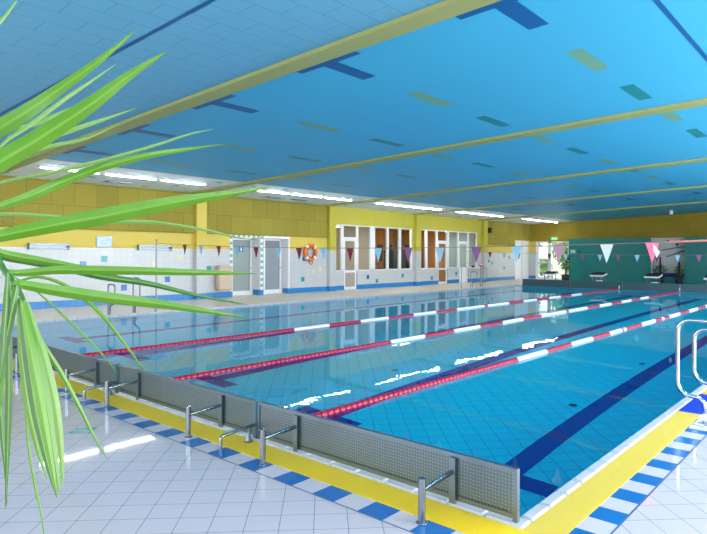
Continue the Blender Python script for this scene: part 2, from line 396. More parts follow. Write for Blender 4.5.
# ---------------------------------------------------------------- floor with border tiles
b = MB()
BX0, BX1 = -1.275, -1.105     # blue and white border on the right side
BY0n, BY1n = 2.61, 2.785      # on the near side
G0, G1 = 3.03, -1.482          # inner side of the gratings (outer side of the coping)
b.flat(WX-.2, BX1+.012, BY, BY0n-.012, 0, 0); b.flat(BX1+.012, RX+.2, BY, EY+.3, 0, 0)
b.flat(BX0, BX1+.012, PY1+.3, EY+.3, 0, 1)
b.flat(WX-.4, PX0-.16, BY0n-.012, EY+.3, 0, 1); b.flat(PX0-.16, BX0, PY1+.13, EY+.3, 0, 1)
b.flat(PX0-.16, BX1+.012, BY0n-.012, BY0n, 0, 4); b.flat(BX1, BX1+.012, BY0n, PY1+.3, 0, 4)
per = .1925
b.flat(-1.1775, BX1, BY0n, BY1n, 0, 2); x = -1.1775; k = 1
while x > PX0-.2:
    x2 = max(x-per, PX0-.16)
    # blue tiles start at x = -2.92 .. -3.09 and repeat with the period
    n = round((x - (-2.91))/per)
    b.flat(x2, x, BY0n, BY1n, 0, 2 if n % 2 == 0 else 3); x -= per
x_dummy = 0
y = BY1n; k = 0
PYR = .186
y0 = 5.304
while y0 > BY1n: y0 -= PYR*2
y = y0
while y < PY1+.3:
    for (a, e, mi) in ((y, y+PYR, 2), (y+PYR, y+2*PYR, 3)):
        a = max(a, BY1n); e = min(e, PY1+.3)
        if e > a: b.flat(BX0, BX1, a, e, 0, mi)
    y += 2*PYR
c = (-5.155, 2.235); h = .125
b.quad((c[0]-h, c[1], .0012), (c[0], c[1]-h, .0012), (c[0]+h, c[1], .0012), (c[0], c[1]+h, .0012), 5)
tag(b.build('floor', [M['deck'], M['deck_cream'], M['tile_blue'], M['tile_white'], M['grout'], M['teal_tile']]), kind='structure')

# ---------------------------------------------------------------- gratings in the overflow gutter
b = MB(); b.box(PX0-.16, BX0, BY1n, G0, -.03, .002)
tag(b.build('gutter_grating', M['grate_x']), 'bright yellow ribbed gutter grating running below the steel splash panels', 'grating')
b = MB(); b.box(G1, BX0, G0, 6.37, -.03, .0022); b.box(G1, BX0, 7.32, PY1+.13, -.03, .0022)
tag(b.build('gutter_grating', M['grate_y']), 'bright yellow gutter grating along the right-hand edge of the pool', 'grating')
b = MB(); b.box(G1, BX0, 6.372, 7.318, -.03, .004)
tag(b.build('gutter_mat', M['mat_blue']), 'deep blue mat section set in the yellow grating under the ladder handrails', 'mat')

# ---------------------------------------------------------------- the pool
pool = thing('swimming_pool', 'large tiled swimming pool filled with clear turquoise water', 'swimming pool', (PX0, PY0, 0))
b = MB(); zt = -.061
b.flat(PX0, PX1, PY0, PY1, -DEPTH, 0)
b.quad((PX0, PY0, -DEPTH), (PX0, PY1, -DEPTH), (PX0, PY1, zt), (PX0, PY0, zt), 1)
b.quad((PX1, PY1, -DEPTH), (PX1, PY0, -DEPTH), (PX1, PY0, zt), (PX1, PY1, zt), 1)
b.quad((PX1, PY0, -DEPTH), (PX0, PY0, -DEPTH), (PX0, PY0, zt), (PX1, PY0, zt), 3)
b.quad((PX0, PY1, -DEPTH), (PX1, PY1, -DEPTH), (PX1, PY1, zt), (PX0, PY1, zt), 3)
b.flat(PX0-.12, PX1+.10, PY0-.13, PY1+.13, -2.1, 0)
for q, lx in enumerate((-2.80, -5.3, -7.8, -10.3, -12.8)):
    w_ = .13; z = -DEPTH+.004
    b.flat(lx-w_, lx+w_, 5.38, PY1-2.2, z, 2)
    b.flat(lx-.5, lx+.5, 5.20, 5.46, z, 2); b.flat(lx-.5, lx+.5, PY1-2.4, PY1-2.15, z, 2)
basin = b.build('basin', [M['basin'], M['basin_side'], M['lane_paint'], M['basin_side_x']], pool)
b = MB()
for (x, y) in INLETS:
    b = MB(); b.lathe([(.055, -DEPTH+.001), (.055, -DEPTH+.02), (.03, -DEPTH+.025)], (x, y, 0), n=16)
    b.build('inlet_cover', M['black'], pool)
b = MB(); b.flat(PX0, PX1, PY0, PY1, WZ, 0)
b.build('water_surface', M['water'], pool)
b = MB()
def stones(x0, x1, y0, y1, along, L_):
    u0, u1 = (x0, x1) if along == 'x' else (y0, y1); n = max(1, round((u1-u0)/L_)); st = (u1-u0)/n
    for i in range(n):
        a, e = u0+i*st+.002, u0+(i+1)*st-.002
        if along == 'x': b.rbox(a, e, y0, y1, -.06, .012, .015)
        else: b.rbox(x0, x1, a, e, -.06, .012, .015)
stones(PX0-.1, G1, G0, PY0, 'x', .25); stones(PX1, G1, PY0, PY1, 'y', .25)
stones(PX0-.16, PX0, G0, PY1, 'y', .25); stones(PX0-.16, G1, PY1, PY1+.13, 'x', .25)
b.build('coping', M['coping'], pool)
b = MB(); b.box(PX0-.1, PX1+.09, PY0-.12, PY0-.002, -2.0, -.061); b.box(PX0-.1, PX1+.09, PY1+.002, PY1+.12, -2.0, -.061)
b.box(PX1+.002, PX1+.095, PY0, PY1, -2.0, -.061); b.box(PX0-.15, PX0-.002, PY0, PY1, -2.0, -.061)
b.build('pool_wall', M['coping'], pool)
# ---------------------------------------------------------------- rooms behind the glazed fronts of the left wall
M['room_wall'] = mat('beige_room_wall', (.62, .50, .42), .6); M['room_grey'] = mat('pale_grey_room_wall', (.50, .55, .54), .6)
M['room_floor'] = mat('grey_room_floor', (.25, .25, .24), .5); M['dark'] = mat('dark_panel', (.02, .02, .022), .5)
XR = WX-.2
def room(y0, y1, depth, wallm, n, side_l, side_r):
    x0 = XR-depth; bb = MB()
    bb.quad((x0, y1, 0), (x0, y0, 0), (x0, y0, 2.9), (x0, y1, 2.9), 0)
    bb.quad((x0, y0, 0), (XR, y0, 0), (XR, y0, 2.9), (x0, y0, 2.9), 1)
    bb.quad((XR, y1, 0), (x0, y1, 0), (x0, y1, 2.9), (XR, y1, 2.9), 2)
    bb.quad((x0, y0, 2.9), (XR, y0, 2.9), (XR, y1, 2.9), (x0, y1, 2.9), 3)
    bb.quad((x0, y0, .004), (XR, y0, .004), (XR, y1, .004), (x0, y1, .004), 4)
    tag(bb.build('wall_room', [wallm, side_l, side_r, M['white'], M['room_floor']]), kind='structure').name = 'wall_room_%d' % n
room(17.5, 20.34, 3.0, M['room_wall'], 1, M['room_wall'], M['room_wall'])
room(20.38, 26.50, 3.2, M['wood'], 2, M['wood'], M['wood'])
room(26.54, 29.9, 2.6, M['room_grey'], 3, M['room_grey'], M['room_grey'])
for i, (x, y, nm, lab) in enumerate(((-18.1, 18.3, 'ceiling_light', 'bright flat lamp on the ceiling of the beige room behind the first glazed front'),
                                     (-19.0, 28.2, 'ceiling_light', 'added flat lamp on the ceiling of the pale grey room behind the right-hand glass front'))):  # lamp of the grey room is added to light its interior
    t = thing(nm, lab, 'lamp', (x, y, 2.88), 'lamps in the rooms behind the glass')
    zl = 2.74 if i == 0 else 2.86
    q = MB(); q.box(x-.14, x+.14, y-.60, y+.60, zl, 2.895); q.build('housing', M['white'], t)
    q = MB(); q.box(x-.11, x+.11, y-.57, y+.57, zl-.015, zl-.001); q.build('diffuser', emit('room_lamp_cover_%d' % i, (1, .93, .82), 70), t)
t = thing('ceiling_light', 'added warm lamp hidden on the ceiling of the wood-panelled room', 'lamp', (-17.85, 23.5, 2.88), 'lamps in the rooms behind the glass')  # added lamp, kept out of sight above the windows, to brighten the wood
q = MB(); q.box(-18.0, -17.7, 22.5, 24.5, 2.87, 2.895); q.build('housing', M['white'], t)
q = MB(); q.box(-17.98, -17.72, 22.53, 24.47, 2.86, 2.869); q.build('diffuser', emit('added_warm_lamp_cover', (1, .72, .42), 130), t)
# framed pictures and furniture inside
def picture(y, z, w, h, x, lab, col):
    t = thing('picture_frame', lab, 'picture', (x, y, z), 'dark pictures on the wooden wall')
    q = MB(); q.box(x, x+.03, y-w/2, y+w/2, z-h/2, z+h/2); q.build('frame', M['dark'], t)
    q = MB(); q.box(x+.03, x+.034, y-w/2+.04, y+w/2-.04, z-h/2+.04, z+h/2-.04); q.build('print', mat('print', col, .5), t)
XB = XR-3.2+.01
picture(24.9, 1.62, .42, .9, XB, 'tall dark picture on the wooden wall, left of the pair in the first window', (.04, .04, .045))
picture(25.75, 1.62, .42, .9, XB, 'tall dark picture on the wooden wall, beside the door in the second front', (.05, .045, .04))
def cabinet(y0, y1, x0, x1, h, lab, m, n=2, cat='cabinet'):
    t = thing('cabinet', lab, cat, ((x0+x1)/2, (y0+y1)/2, 0))
    q = MB(); q.box(x0, x1-.02, y0, y1, 0, h); q.build('body', m, t)
    st = (y1-y0)/n
    for i in range(n):
        q = MB(); q.box(x1-.019, x1, y0+i*st+.01, y0+(i+1)*st-.01, .06, h-.03); d = q.build('door', m, t)
        q = MB(); q.box(x1, x1+.02, y0+i*st+.05, y0+i*st+.07, h*.5, h*.5+.14); q.build('handle', M['steel'], d)
cabinet(23.2, 24.3, -19.0, -18.4, 1.75, 'tall black cabinet in the wood-panelled room behind the right windows', M['dark'])
cabinet(21.0, 22.6, -18.6, -18.0, .88, 'low dark counter under the windows of the wood-panelled room', M['dark'], 3, 'counter')
cabinet(25.2, 25.85, -19.2, -18.6, 2.05, 'tall dark locker in the wood-panelled room behind the second front', M['dark'], 2, 'locker')
cabinet(21.7, 22.5, -20.4, -19.9, 2.6, 'reddish wooden wardrobe standing in the wood-panelled room', mat('red_wood', (.16, .03, .01), .5), 2, 'wardrobe')
t = thing('wall_sign', 'orange notice hanging inside the first window of the glazed front', 'sign', (XR-.02, 17.93, 1.72))
q = MB(); q.box(-17.43, -17.42, 17.80, 18.10, 1.64, 1.80); q.build('board', mat('orange_card', (.75, .35, .03), .5), t)
# ---------------------------------------------------------------- glazed fronts
def front(n, y0, y1, z0, z1, mull, doors, glassm):
    """mull: list of (y0,y1) solid uprights; doors: (y0,y1) door bays"""
    f = MB(); xa, xb = WX-.12, WX-.04
    f.box(xa, xb, y0, y1, z1-.05, z1); 
    cur = y0
    segs = []
    for (a, e) in doors: segs.append((cur, a)); cur = e
    segs.append((cur, y1))
    for a, e in segs:
        if e-a > .02: f.box(xa, xb, a, e, z0, z0+.05)
    for (a, e) in mull: f.box(xa, xb, a, e, z0 if not any(abs(a-d[1]) < .15 or abs(e-d[0]) < .15 for d in doors) else 0.0, z1-.05)
    o = f.build('window_%d' % n, M['white']); tag(o, kind='structure')
    g = MB(); cur = y0
    for (a, e) in doors:
        if a > y0+.02: g.box(WX-.083, WX-.077, cur+.01, a-.01, z0+.02, z1-.02)
        g.box(WX-.083, WX-.077, a+.02, e-.02, 2.24, z1-.02); cur = e
    g.box(WX-.083, WX-.077, cur+.01, y1-.01, z0+.02, z1-.02)
    pn = g.build('window_%d' % (n+10), M['glass']); tag(pn, kind='structure')
def fdoor(n, y0, y1, hinge, lower):
    t = thing('door_%d' % n, None, None, (WX-.08, y0, 0)); tag(t, kind='structure')
    f = MB(); xa, xb = WX-.11, WX-.05; a, e = y0+.01, y1-.01
    f.box(xa, xb, a, a+.09, .01, 2.19); f.box(xa, xb, e-.09, e, .01, 2.19)
    f.box(xa, xb, a+.09, e-.09, .01, .12); f.box(xa, xb, a+.09, e-.09, .74, .84); f.box(xa, xb, a+.09, e-.09, 2.10, 2.19)
    f.build('frame', M['white'], t)
    g = MB(); g.box(WX-.083, WX-.077, a+.09, e-.09, .84, 2.10); g.build('pane', M['glass'], t)
    g = MB(); g.box(WX-.09, WX-.07, a+.09, e-.09, .12, .74); g.build('lower_panel', lower, t)
    hy = e-.045 if hinge == 'l' else a+.045
    g = MB(); g.tube([(WX-.05, hy, 1.05), (WX-.01, hy, 1.05), (WX-.01, hy-.10, 1.05)], .009, 8); g.build('handle', M['steel'], t)
front(3, 17.66, 23.36, .80, 2.80, [(17.66, 17.71), (18.32, 18.46), (19.30, 19.40), (20.20, 20.54), (21.38, 21.54), (22.30, 22.48), (23.26, 23.36)], [(18.46, 19.30)], M['glass'])
fdoor(1, 18.46, 19.30, 'l', mat('grey_beige_panel', (.33, .30, .26), .5))
front(4, 24.02, 29.56, .80, 2.80, [(24.02, 24.10), (24.52, 24.68), (25.46, 25.60), (26.48, 26.64), (27.50, 27.62), (28.56, 28.66), (29.50, 29.56)], [(25.60, 26.48), (27.62, 28.56)], M['glass'])
fdoor(2, 25.60, 26.48, 'r', mat('brown_panel', (.26, .12, .04), .5)); fdoor(3, 27.62, 28.56, 'l', M['white'])
b = MB()
b.box(WX-.11, WX-.05, 18.47, 19.29, 2.19, 2.27); b.box(WX-.11, WX-.05, 25.61, 26.47, 2.19, 2.27); b.box(WX-.11, WX-.05, 27.63, 28.55, 2.19, 2.27)
tag(b.build('trim_13', M['white']), kind='structure')
# window ledge with the cone
b = MB(); b.rbox(WX, WX+.22, 28.72, 30.0-.02, .79, .83, .006)
tag(b.build('window_ledge', M['white']), 'white shelf projecting below the last window of the glazed fronts', 'shelf')
t = thing('marker_cone', 'small orange and white cone standing on the white window shelf', 'cone', (WX+.13, 29.72, .83))
c = (WX+.13, 29.72, 0)
q = MB(); q.box(c[0]-.08, c[0]+.08, c[1]-.09, c[1]+.09, .831, .85); q.build('base', mat('orange_plastic', (.8, .08, .02), .4), t)
q = MB(); q.lathe([(.075, .85), (.05, .96)], c, n=16); q.lathe([(.034, 1.03), (.015, 1.11)], c, n=16); q.build('cone_body', mat('orange_plastic2', (.8, .07, .03), .4), t)
q = MB(); q.lathe([(.051, .96), (.035, 1.03)], c, n=16); q.build('white_band', M['white_plastic'], t)
b = MB(); b.rbox(WX+.06, WX+.18, 28.78, 28.92, .831, .93, .01)
tag(b.build('small_box', M['black']), 'small black box at the left end of the white window shelf', 'box')
b = MB(); b.rbox(WX+.05, WX+.19, 29.0, 29.45, .831, .88, .01)
tag(b.build('folded_towel', mat('cream_cloth', (.7, .62, .5), .8)), 'flat cream folded cloth on the white window shelf between box and cone', 'towel')

# ---------------------------------------------------------------- two recessed doors with a checkered surround
M['frost'] = mat('grey_green_frosted_glass', (.30, .36, .35), .18, noise=.05); M['frost2'] = mat('grey_frosted_glass', (.26, .30, .33), .18)
for n, (y0, y1, d, gm) in enumerate(((12.68, 13.92, .52, M['frost']), (14.13, 15.28, .42, M['frost2']))):
    b = MB(); x = WX-.2
    b.box(x-d+.2, x, y0-.04, y0, 0, 2.16); b.box(x-d+.2, x, y1, y1+.04, 0, 2.16); b.box(x-d+.2, x, y0-.04, y1+.04, 2.12, 2.16)
    b.box(x-d+.16, WX-.001, y0, y1, -.02, .004, 1)
    b.box(x-.001, WX-.001, y1-.012, y1, .2, 2.12); b.box(x-.001, WX-.001, y0, y0+.012, .0, 2.12); b.box(x-.001, WX-.001, y0, y1, 2.108, 2.12)
    b.box(WX-d+.1, WX+.003, y1-.014, y1, 0, .2, 2)
    tag(b.build('trim_%d' % (14+n), [M['white'], M['deck_cream'], M['base_blue_x']]), kind='structure')
    t = thing('door_%d' % (4+n), None, None, (WX-d, y0, 0)); tag(t, kind='structure')
    f = MB(); xa, xb = WX-d-.03, WX-d+.03; a, e = y0+.005, y1-.005
    f.box(xa, xb, a, a+.12, .01, 2.115); f.box(xa, xb, e-.10, e, .01, 2.115); f.box(xa, xb, a+.12, e-.10, .01, .16); f.box(xa, xb, a+.12, e-.10, 2.03, 2.115)
    f.build('frame', M['white'], t)
    g = MB(); g.box(WX-d-.01, WX-d+.01, a+.12, e-.10, .16, 2.03); g.build('pane', gm, t)
    f = MB(); q = .012
    for (aa, ee, z0, z1) in ((a+.12, a+.12+q, .16, 2.03), (e-.10-q, e-.10, .16, 2.03), (a+.12, e-.1, 2.03-q, 2.03)): f.box(WX-d+.01, WX-d+.02, aa, ee, z0, z1)
    f.build('seal', M['black'], t)
    g = MB(); g.tube([(WX-d+.03, e-.05, 1.0), (WX-d+.07, e-.05, 1.0), (WX-d+.07, e-.17, 1.0)], .009, 8); g.build('handle', M['steel'], t)
b = MB()   # checkered tile surround of the first door
y0, y1, zt_, w = 12.56, 14.04, 2.24, .11
k = 0; z = .2
while z < zt_-.05:
    for yy in (y0, y1-w): b.box(WX, WX+.006, yy, yy+w, z, min(z+.11, zt_), k % 2)
    z += .11; k += 1
yy = y0+w; k = 1
while yy < y1-w-.01: b.box(WX, WX+.006, yy, min(yy+.11, y1-w), zt_-.11, zt_, k % 2); yy += .11; k += 1
tag(b.build('trim_16', [M['white'], mat('grey_green_tile', (.16, .36, .36), .3)]), kind='structure')
b = MB(); b.box(WX, WX+.02, 14.07, 14.13, 0.0, 2.2); b.box(WX, WX+.02, 15.28, 15.34, .2, 2.2); b.box(WX, WX+.02, 14.13, 15.28, 2.12, 2.2)
tag(b.build('trim_17', M['white']), kind='structure')
t = thing('door_sign', 'square blue sign with a white figure on the first frosted door', 'sign', (WX-.5, 13.25, 1.7))
q = MB(); x = WX-.508; q.box(x, x+.01, 13.33, 13.51, 1.60, 1.80); q.build('plate', mat('blue_sign', (.01, .14, .42), .4), t)
q = MB(); q.lathe([(.018, 0), (.018, .003)], (x+.010, 13.42, 1.765), axis='x', n=14)
q.add([(x+.012, 13.395, 1.74), (x+.012, 13.445, 1.74), (x+.012, 13.455, 1.67), (x+.012, 13.385, 1.67)], [(0, 1, 2, 3)])
q.box(x+.010, x+.013, 13.397, 13.413, 1.615, 1.67); q.box(x+.010, x+.013, 13.427, 13.443, 1.615, 1.67); q.build('figure', M['white_plastic'], t)

# ---------------------------------------------------------------- end of the left wall: white door, glazed exit, green sign
t = thing('door_6', None, None, (WX-.06, 34.14, 0)); tag(t, kind='structure')
q = MB(); q.box(WX-.10, WX-.04, 34.15, 36.11, .01, 2.45); q.build('leaf', M['white'], t)
q = MB(); q.box(WX-.04, WX-.03, 35.13, 35.15, .02, 2.44); q.build('gap', M['grout'], t)
q = MB(); q.tube([(WX-.04, 35.0, 1.05), (WX, 35.0, 1.05), (WX, 34.88, 1.05)], .01, 8); q.build('handle', M['steel'], t)
t = thing('door_7', None, None, (-15.8, EY+.08, 0)); tag(t, kind='structure')
q = MB(); ya, yb = EY+.04, EY+.12
for (a, e, z0, z1) in ((-16.9, -16.78, 0, 2.42), (-16.78, -15.98, 2.04, 2.12), (-16.04, -15.86, 0, 2.42), (-14.76, -14.66, 0, 2.42), (-16.78, -14.76, 2.32, 2.42), (-16.78, -16.04, 1.02, 1.12), (-16.78, -16.04, 0.0, .14),
                       (-15.86, -14.76, 2.04, 2.10), (-15.86, -14.76, 0, .10), (-16.78, -16.70, .1, 2.05), (-16.10, -16.04, .1, 2.05)): q.box(a, e, ya, yb, z0, z1)
q.build('frame', M['white'], t)
q = MB()
for (a, e, z0, z1) in ((-16.70, -16.10, 1.12, 2.04), (-16.70, -16.10, .14, 1.02), (-15.86, -14.76, .10, 2.04), (-16.78, -16.04, 2.12, 2.32), (-15.86, -14.76, 2.10, 2.32)): q.box(a, e, EY+.077, EY+.083, z0, z1)
q.build('pane', M['glass'], t)
q = MB(); q.tube([(-16.12, EY+.04, 1.05), (-16.12, EY-.01, 1.05), (-16.24, EY-.01, 1.05)], .01, 8); q.build('handle', M['steel'], t)
t = thing('exit_sign', 'green emergency exit sign with a white running figure above the glazed door', 'sign', (-15.62, EY-.04, 2.6))
q = MB(); q.rbox(-15.85, -15.45, EY-.05, EY-.004, 2.50, 2.68, .006); q.build('casing', M['white_plastic'], t)
q = MB(); q.box(-15.84, -15.46, EY-.055, EY-.0505, 2.51, 2.67); q.build('face', emit('green_lit_sign', (.02, .55, .18), 1.2), t)
q = MB(); y = EY-.057
def poly(pts): q.add([(px, y, pz) for px, pz in pts], [tuple(range(len(pts)))])
q.lathe([(.013, 0), (.013, .002)], (-15.70, y, 2.648), axis='y', n=12)
poly([(-15.725, 2.63), (-15.695, 2.632), (-15.70, 2.585), (-15.73, 2.585)]); poly([(-15.73, 2.59), (-15.705, 2.59), (-15.67, 2.535), (-15.685, 2.53)])
poly([(-15.73, 2.59), (-15.71, 2.585), (-15.745, 2.53), (-15.765, 2.535)]); poly([(-15.70, 2.62), (-15.66, 2.60), (-15.665, 2.59), (-15.70, 2.605)]); poly([(-15.725, 2.62), (-15.76, 2.59), (-15.755, 2.583), (-15.72, 2.605)])
poly([(-15.61, 2.58), (-15.61, 2.60), (-15.55, 2.60), (-15.55, 2.62), (-15.50, 2.59), (-15.55, 2.56), (-15.55, 2.58)])
q.build('figure', emit('white_lit_mark', (.8, 1, .85), 1.6), t)

# ---------------------------------------------------------------- teal partition in front of the end wall
TY = 35.5
b = MB(); TH = 2.54
for (a, e) in ((-14.42, -9.69), (-8.0, RX)):
    b.box(a, e, TY, TY+.18, 0, TH)
b.box(-9.69, -8.0, TY+.02, TY+.18, 0, .34)
tag(b.build('wall_partition', M['teal_wall']), kind='structure')
b = MB(); b.box(-9.9, -7.8, EY-.06, EY-.005, 0, TH, 0); b.box(-9.9, -7.8, EY-.07, EY-.06, .3, .56, 1)
b.box(-9.69, -9.62, TY+.02, TY+.18, .34, TH, 0)
tag(b.build('trim_18', [M['wall_tile_x'], mat('dark_blue_plinth', (.005, .02, .14), .4)]), kind='structure')
for lab, p0, p1 in (('dark handrail sloping up to the right in the tiled niche, the upper of two', (-9.28, 1.84), (-8.1, 2.06)), ('dark handrail sloping up to the right in the tiled niche, the lower of two', (-9.05, 1.46), (-8.05, 1.86))):
    t = thing('handrail', lab, 'handrail', (p0[0], EY-.15, p0[1]), 'stair handrails in the niche')
    q = MB(); q.tube([(p0[0], EY-.15, p0[1]), (p1[0], EY-.15, p1[1])], .022, 8); q.build('rail', mat('dark_blue_rail', (.01, .05, .09), .4), t)
    for f_ in (.15, .85):
        x_, z_ = p0[0]+(p1[0]-p0[0])*f_, p0[1]+(p1[1]-p0[1])*f_
        q = MB(); q.tube([(x_, EY-.15, z_), (x_, EY-.062, z_-.03)], .01, 6); q.build('bracket', M['steel_dull'], t)
for lab, x_, z_ in (('small dark round wall lamp high in the tiled niche on the left', -8.97, 2.34), ('small dark round wall lamp in the tiled niche above the handrails', -8.5, 2.16)):
    q = MB(); q.lathe([(.05, 0), (.07, -.03), (.06, -.08), (.03, -.10)], (x_, EY-.062, z_), axis='y', n=14)
    tag(q.build('wall_lamp', M['dark']), lab, 'lamp', 'dark lamps in the niche')
t = thing('notice_board', 'small pale framed notice on the teal wall beside the glazed door', 'notice board', (-14.1, TY-.02, 1.77))
q = MB(); q.box(-14.29, -14.0, TY-.022, TY-.002, 1.66, 1.87); q.build('board', mat('pale_teal_card', (.35, .50, .52), .5), t)
q = MB()
for i in range(3): q.box(-14.27, -14.02, TY-.025, TY-.0225, 1.70+i*.055, 1.703+i*.055)
q.build('ruling', M['steel_dull'], t)
q = MB(); q.lathe([(.05, 0), (.05, -.03), (.02, -.05)], (-13.78, TY-.001, 1.76), axis='y', n=14)
tag(q.build('wall_clock', M['black']), 'small round dark device on the teal wall right of the pale notice', 'wall device')

# ---------------------------------------------------------------- fixtures on the left wall
def strip(y0, y1, lab):
    t = thing('strip_light', lab, 'ceiling lamp', (-15.22, (y0+y1)/2, cz(-15.22)), 'fluorescent strip lights along the left wall')
    z = cz(-15.22); q = MB(); q.box(-15.28, -15.16, y0, y1, z-.03, z+.004); q.build('housing', M['white'], t)
    q = MB(); q.rbox(-15.26, -15.18, y0+.03, y1-.03, z-.05, z-.0305, .008); q.build('diffuser', M['lamp'], t)
for i in range(6):  # unseen row mirroring the left one, added to brighten the pool
    for k in range(3):
        y_ = [-.65, 5.55, 12.0, 18.1, 24.0, 31.0][i]+k*1.58
        z_ = cz(-.1)
        t = thing('strip_light', 'added unseen strip light over the right-hand deck, %s lamp of the %s bay' % (('nearest', 'middle', 'farthest')[k], 'first second third fourth fifth last'.split()[i]), 'ceiling lamp', (-.1, y_, z_), 'added unseen strip lights above the right-hand deck')
        q = MB(); q.box(-.16, -.04, y_, y_+1.45, z_-.036, z_-.004); q.build('housing', M['white'], t)
        q = MB(); q.rbox(-.14, -.06, y_+.03, y_+1.42, z_-.056, z_-.0365, .008); q.build('diffuser', M['lamp'], t)
names = [('unseen bay left of the palm', 0), ('bay above the wall rails', 1), ('bay above the recessed doors', 2), ('bay above the first glazed front', 3), ('bay above the second glazed front', 4), ('last bay before the end wall', 5)]  # first bay lies out of view; its lamps are included for their light
bays = [-.65, 5.55, 12.0, 18.1, 24.0, 31.0]
for (nm, i) in names:
    for k, w_ in enumerate(('nearest', 'middle', 'farthest')):
        strip(bays[i]+k*1.58, bays[i]+k*1.58+1.45, 'white strip light, %s of three in the %s' % (w_, nm))
for y0, y1, lab in ((6.03, 7.06, 'pale metal towel rail on the left wall, left of the white board'), (9.12, 10.23, 'pale metal towel rail on the left wall, behind the flag pole')):
    t = thing('towel_rail', lab, 'towel rail', (WX, y0, 1.7), 'towel rails on the left wall')
    q = MB(); q.tube([(WX+.12, y0, 1.76), (WX+.12, y1, 1.76)], .02, 8); q.tube([(WX+.12, y0, 1.66), (WX+.12, y1, 1.66)], .015, 8); q.build('rail', M['white'], t)
    q = MB(); q.box(WX, WX+.02, y0, y1, 1.63, 1.79); q.build('backplate', M['steel_dull'], t)
    for yy in (y0, y1):
        q = MB(); q.box(WX, WX+.14, yy-.012, yy+.012, 1.62, 1.79); q.build('bracket', M['steel_dull'], t)
t = thing('notice_board', 'small white notice board with printed lines on the yellow wall band', 'notice board', (WX, 8.1, 1.87))
q = MB(); q.box(WX, WX+.025, 7.86, 8.32, 1.71, 2.03); q.build('frame', M['steel_dull'], t)
q = MB(); q.box(WX+.0255, WX+.03, 7.90, 8.28, 1.74, 1.985); q.build('sheet', mat('pale_blue_paper', (.55, .65, .70), .5), t)
q = MB()
for i, (a, e) in enumerate(((7.95, 8.10), (7.95, 8.22), (7.95, 8.2), (7.98, 8.24), (8.12, 8.25))): q.box(WX+.0302, WX+.032, a, e, 1.77+i*.042, 1.779+i*.042)
q.build('print_lines', mat('grey_print', (.2, .33, .4), .6), t)
q = MB(); q.rbox(WX+.001, WX+.28, 11.93, 12.50, .25, 1.12, .05)
t = tag(q.build('wall_bin', mat('beige_plastic', (.55, .43, .33), .45)), 'beige rounded bin hanging on the white wall left of the frosted doors', 'bin')
t = thing('wall_speaker', 'small black loudspeaker on the yellow wall above the last column', 'speaker', (WX, 30.7, 3.0))
q = MB(); q.rbox(WX+.05, WX+.22, 30.60, 30.80, 2.82, 3.12, .015); q.build('cabinet', M['black'], t)
q = MB(); q.box(WX+.0405, WX+.05, 30.66, 30.74, 2.9, 3.04); q.build('bracket', M['steel_dull'], t)
q = MB(); q.lathe([(.06, -.22), (.08, -.2), (.08, 0)], (-8.1, 33.2, cz(-8.1)-.001), n=18)
tag(q.build('ceiling_fixture', M['white_plastic']), 'short white cylinder hanging below the ceiling in front of the olive end wall', 'ceiling fixture')
# ventilation grille in the pale ceiling strip
for k_, (y_, lab_) in enumerate(((8.1, 'left of the recessed doors'), (13.9, 'above the orange lifebuoy'), (15.1, 'just left of the third column'))):
    t = thing('ceiling_vent', 'grey slatted vent in the pale ceiling strip, '+lab_, 'vent', (-16.45, y_, cz(-16.45)), 'vents in the pale ceiling strip')
    q = MB(); z = cz(-16.45); q.box(-16.6, -16.3, y_-.35, y_+.35, z-.02, z-.006); q.build('frame', M['steel_dull'], t)
    for i in range(4):
        q = MB(); q.box(-16.57+.07*i, -16.54+.07*i, y_-.32, y_+.32, z-.03, z-.0205); q.build('slat', M['steel_dull'], t)

# lifebuoy
RY, RZ, RR = 16.37, 1.60, .37
t = thing('lifebuoy', 'orange lifebuoy ring with white bands hanging on the left wall', 'lifebuoy', (WX+.09, RY, RZ))
q = MB(); R_, r_ = .30, .068; X_ = WX+.10
q.tube([(X_, RY+R_*math.cos(a), RZ+R_*math.sin(a)) for a in [2*math.pi*i/40 for i in range(40)]], r_, 14, closed=True); q.build('ring', mat('orange_buoy', (.72, .17, .02), .4), t)
for a0 in (45, 135, 225, 315):
    q = MB(); q.tube([(X_, RY+R_*math.cos(math.radians(a0+d)), RZ+R_*math.sin(math.radians(a0+d))) for d in range(-11, 12, 4)], r_+.004, 14); q.build('band', M['white_plastic'], t)
q = MB(); q.tube([(X_+.03, RY+.22*math.cos(a)*(1+.1*math.sin(5*a)), RZ+.2*math.sin(a)*(1+.1*math.cos(4*a))) for a in [2*math.pi*i/30 for i in range(31)]], .018, 8)
q.tube([(X_+.05, RY-.1, RZ-.26), (X_+.05, RY-.13, RZ-.42), (X_+.05, RY-.02, RZ-.50), (X_+.05, RY+.09, RZ-.42), (X_+.05, RY+.05, RZ-.26)], .012, 8); q.build('rope', mat('red_brown_rope', (.45, .06, .03), .7), t)
q = MB(); q.box(WX, WX+.03, RY-.16-.18, RY-.18+.02, RZ-.34, RZ-.18); q.build('backplate', M['tile_blue'], t)
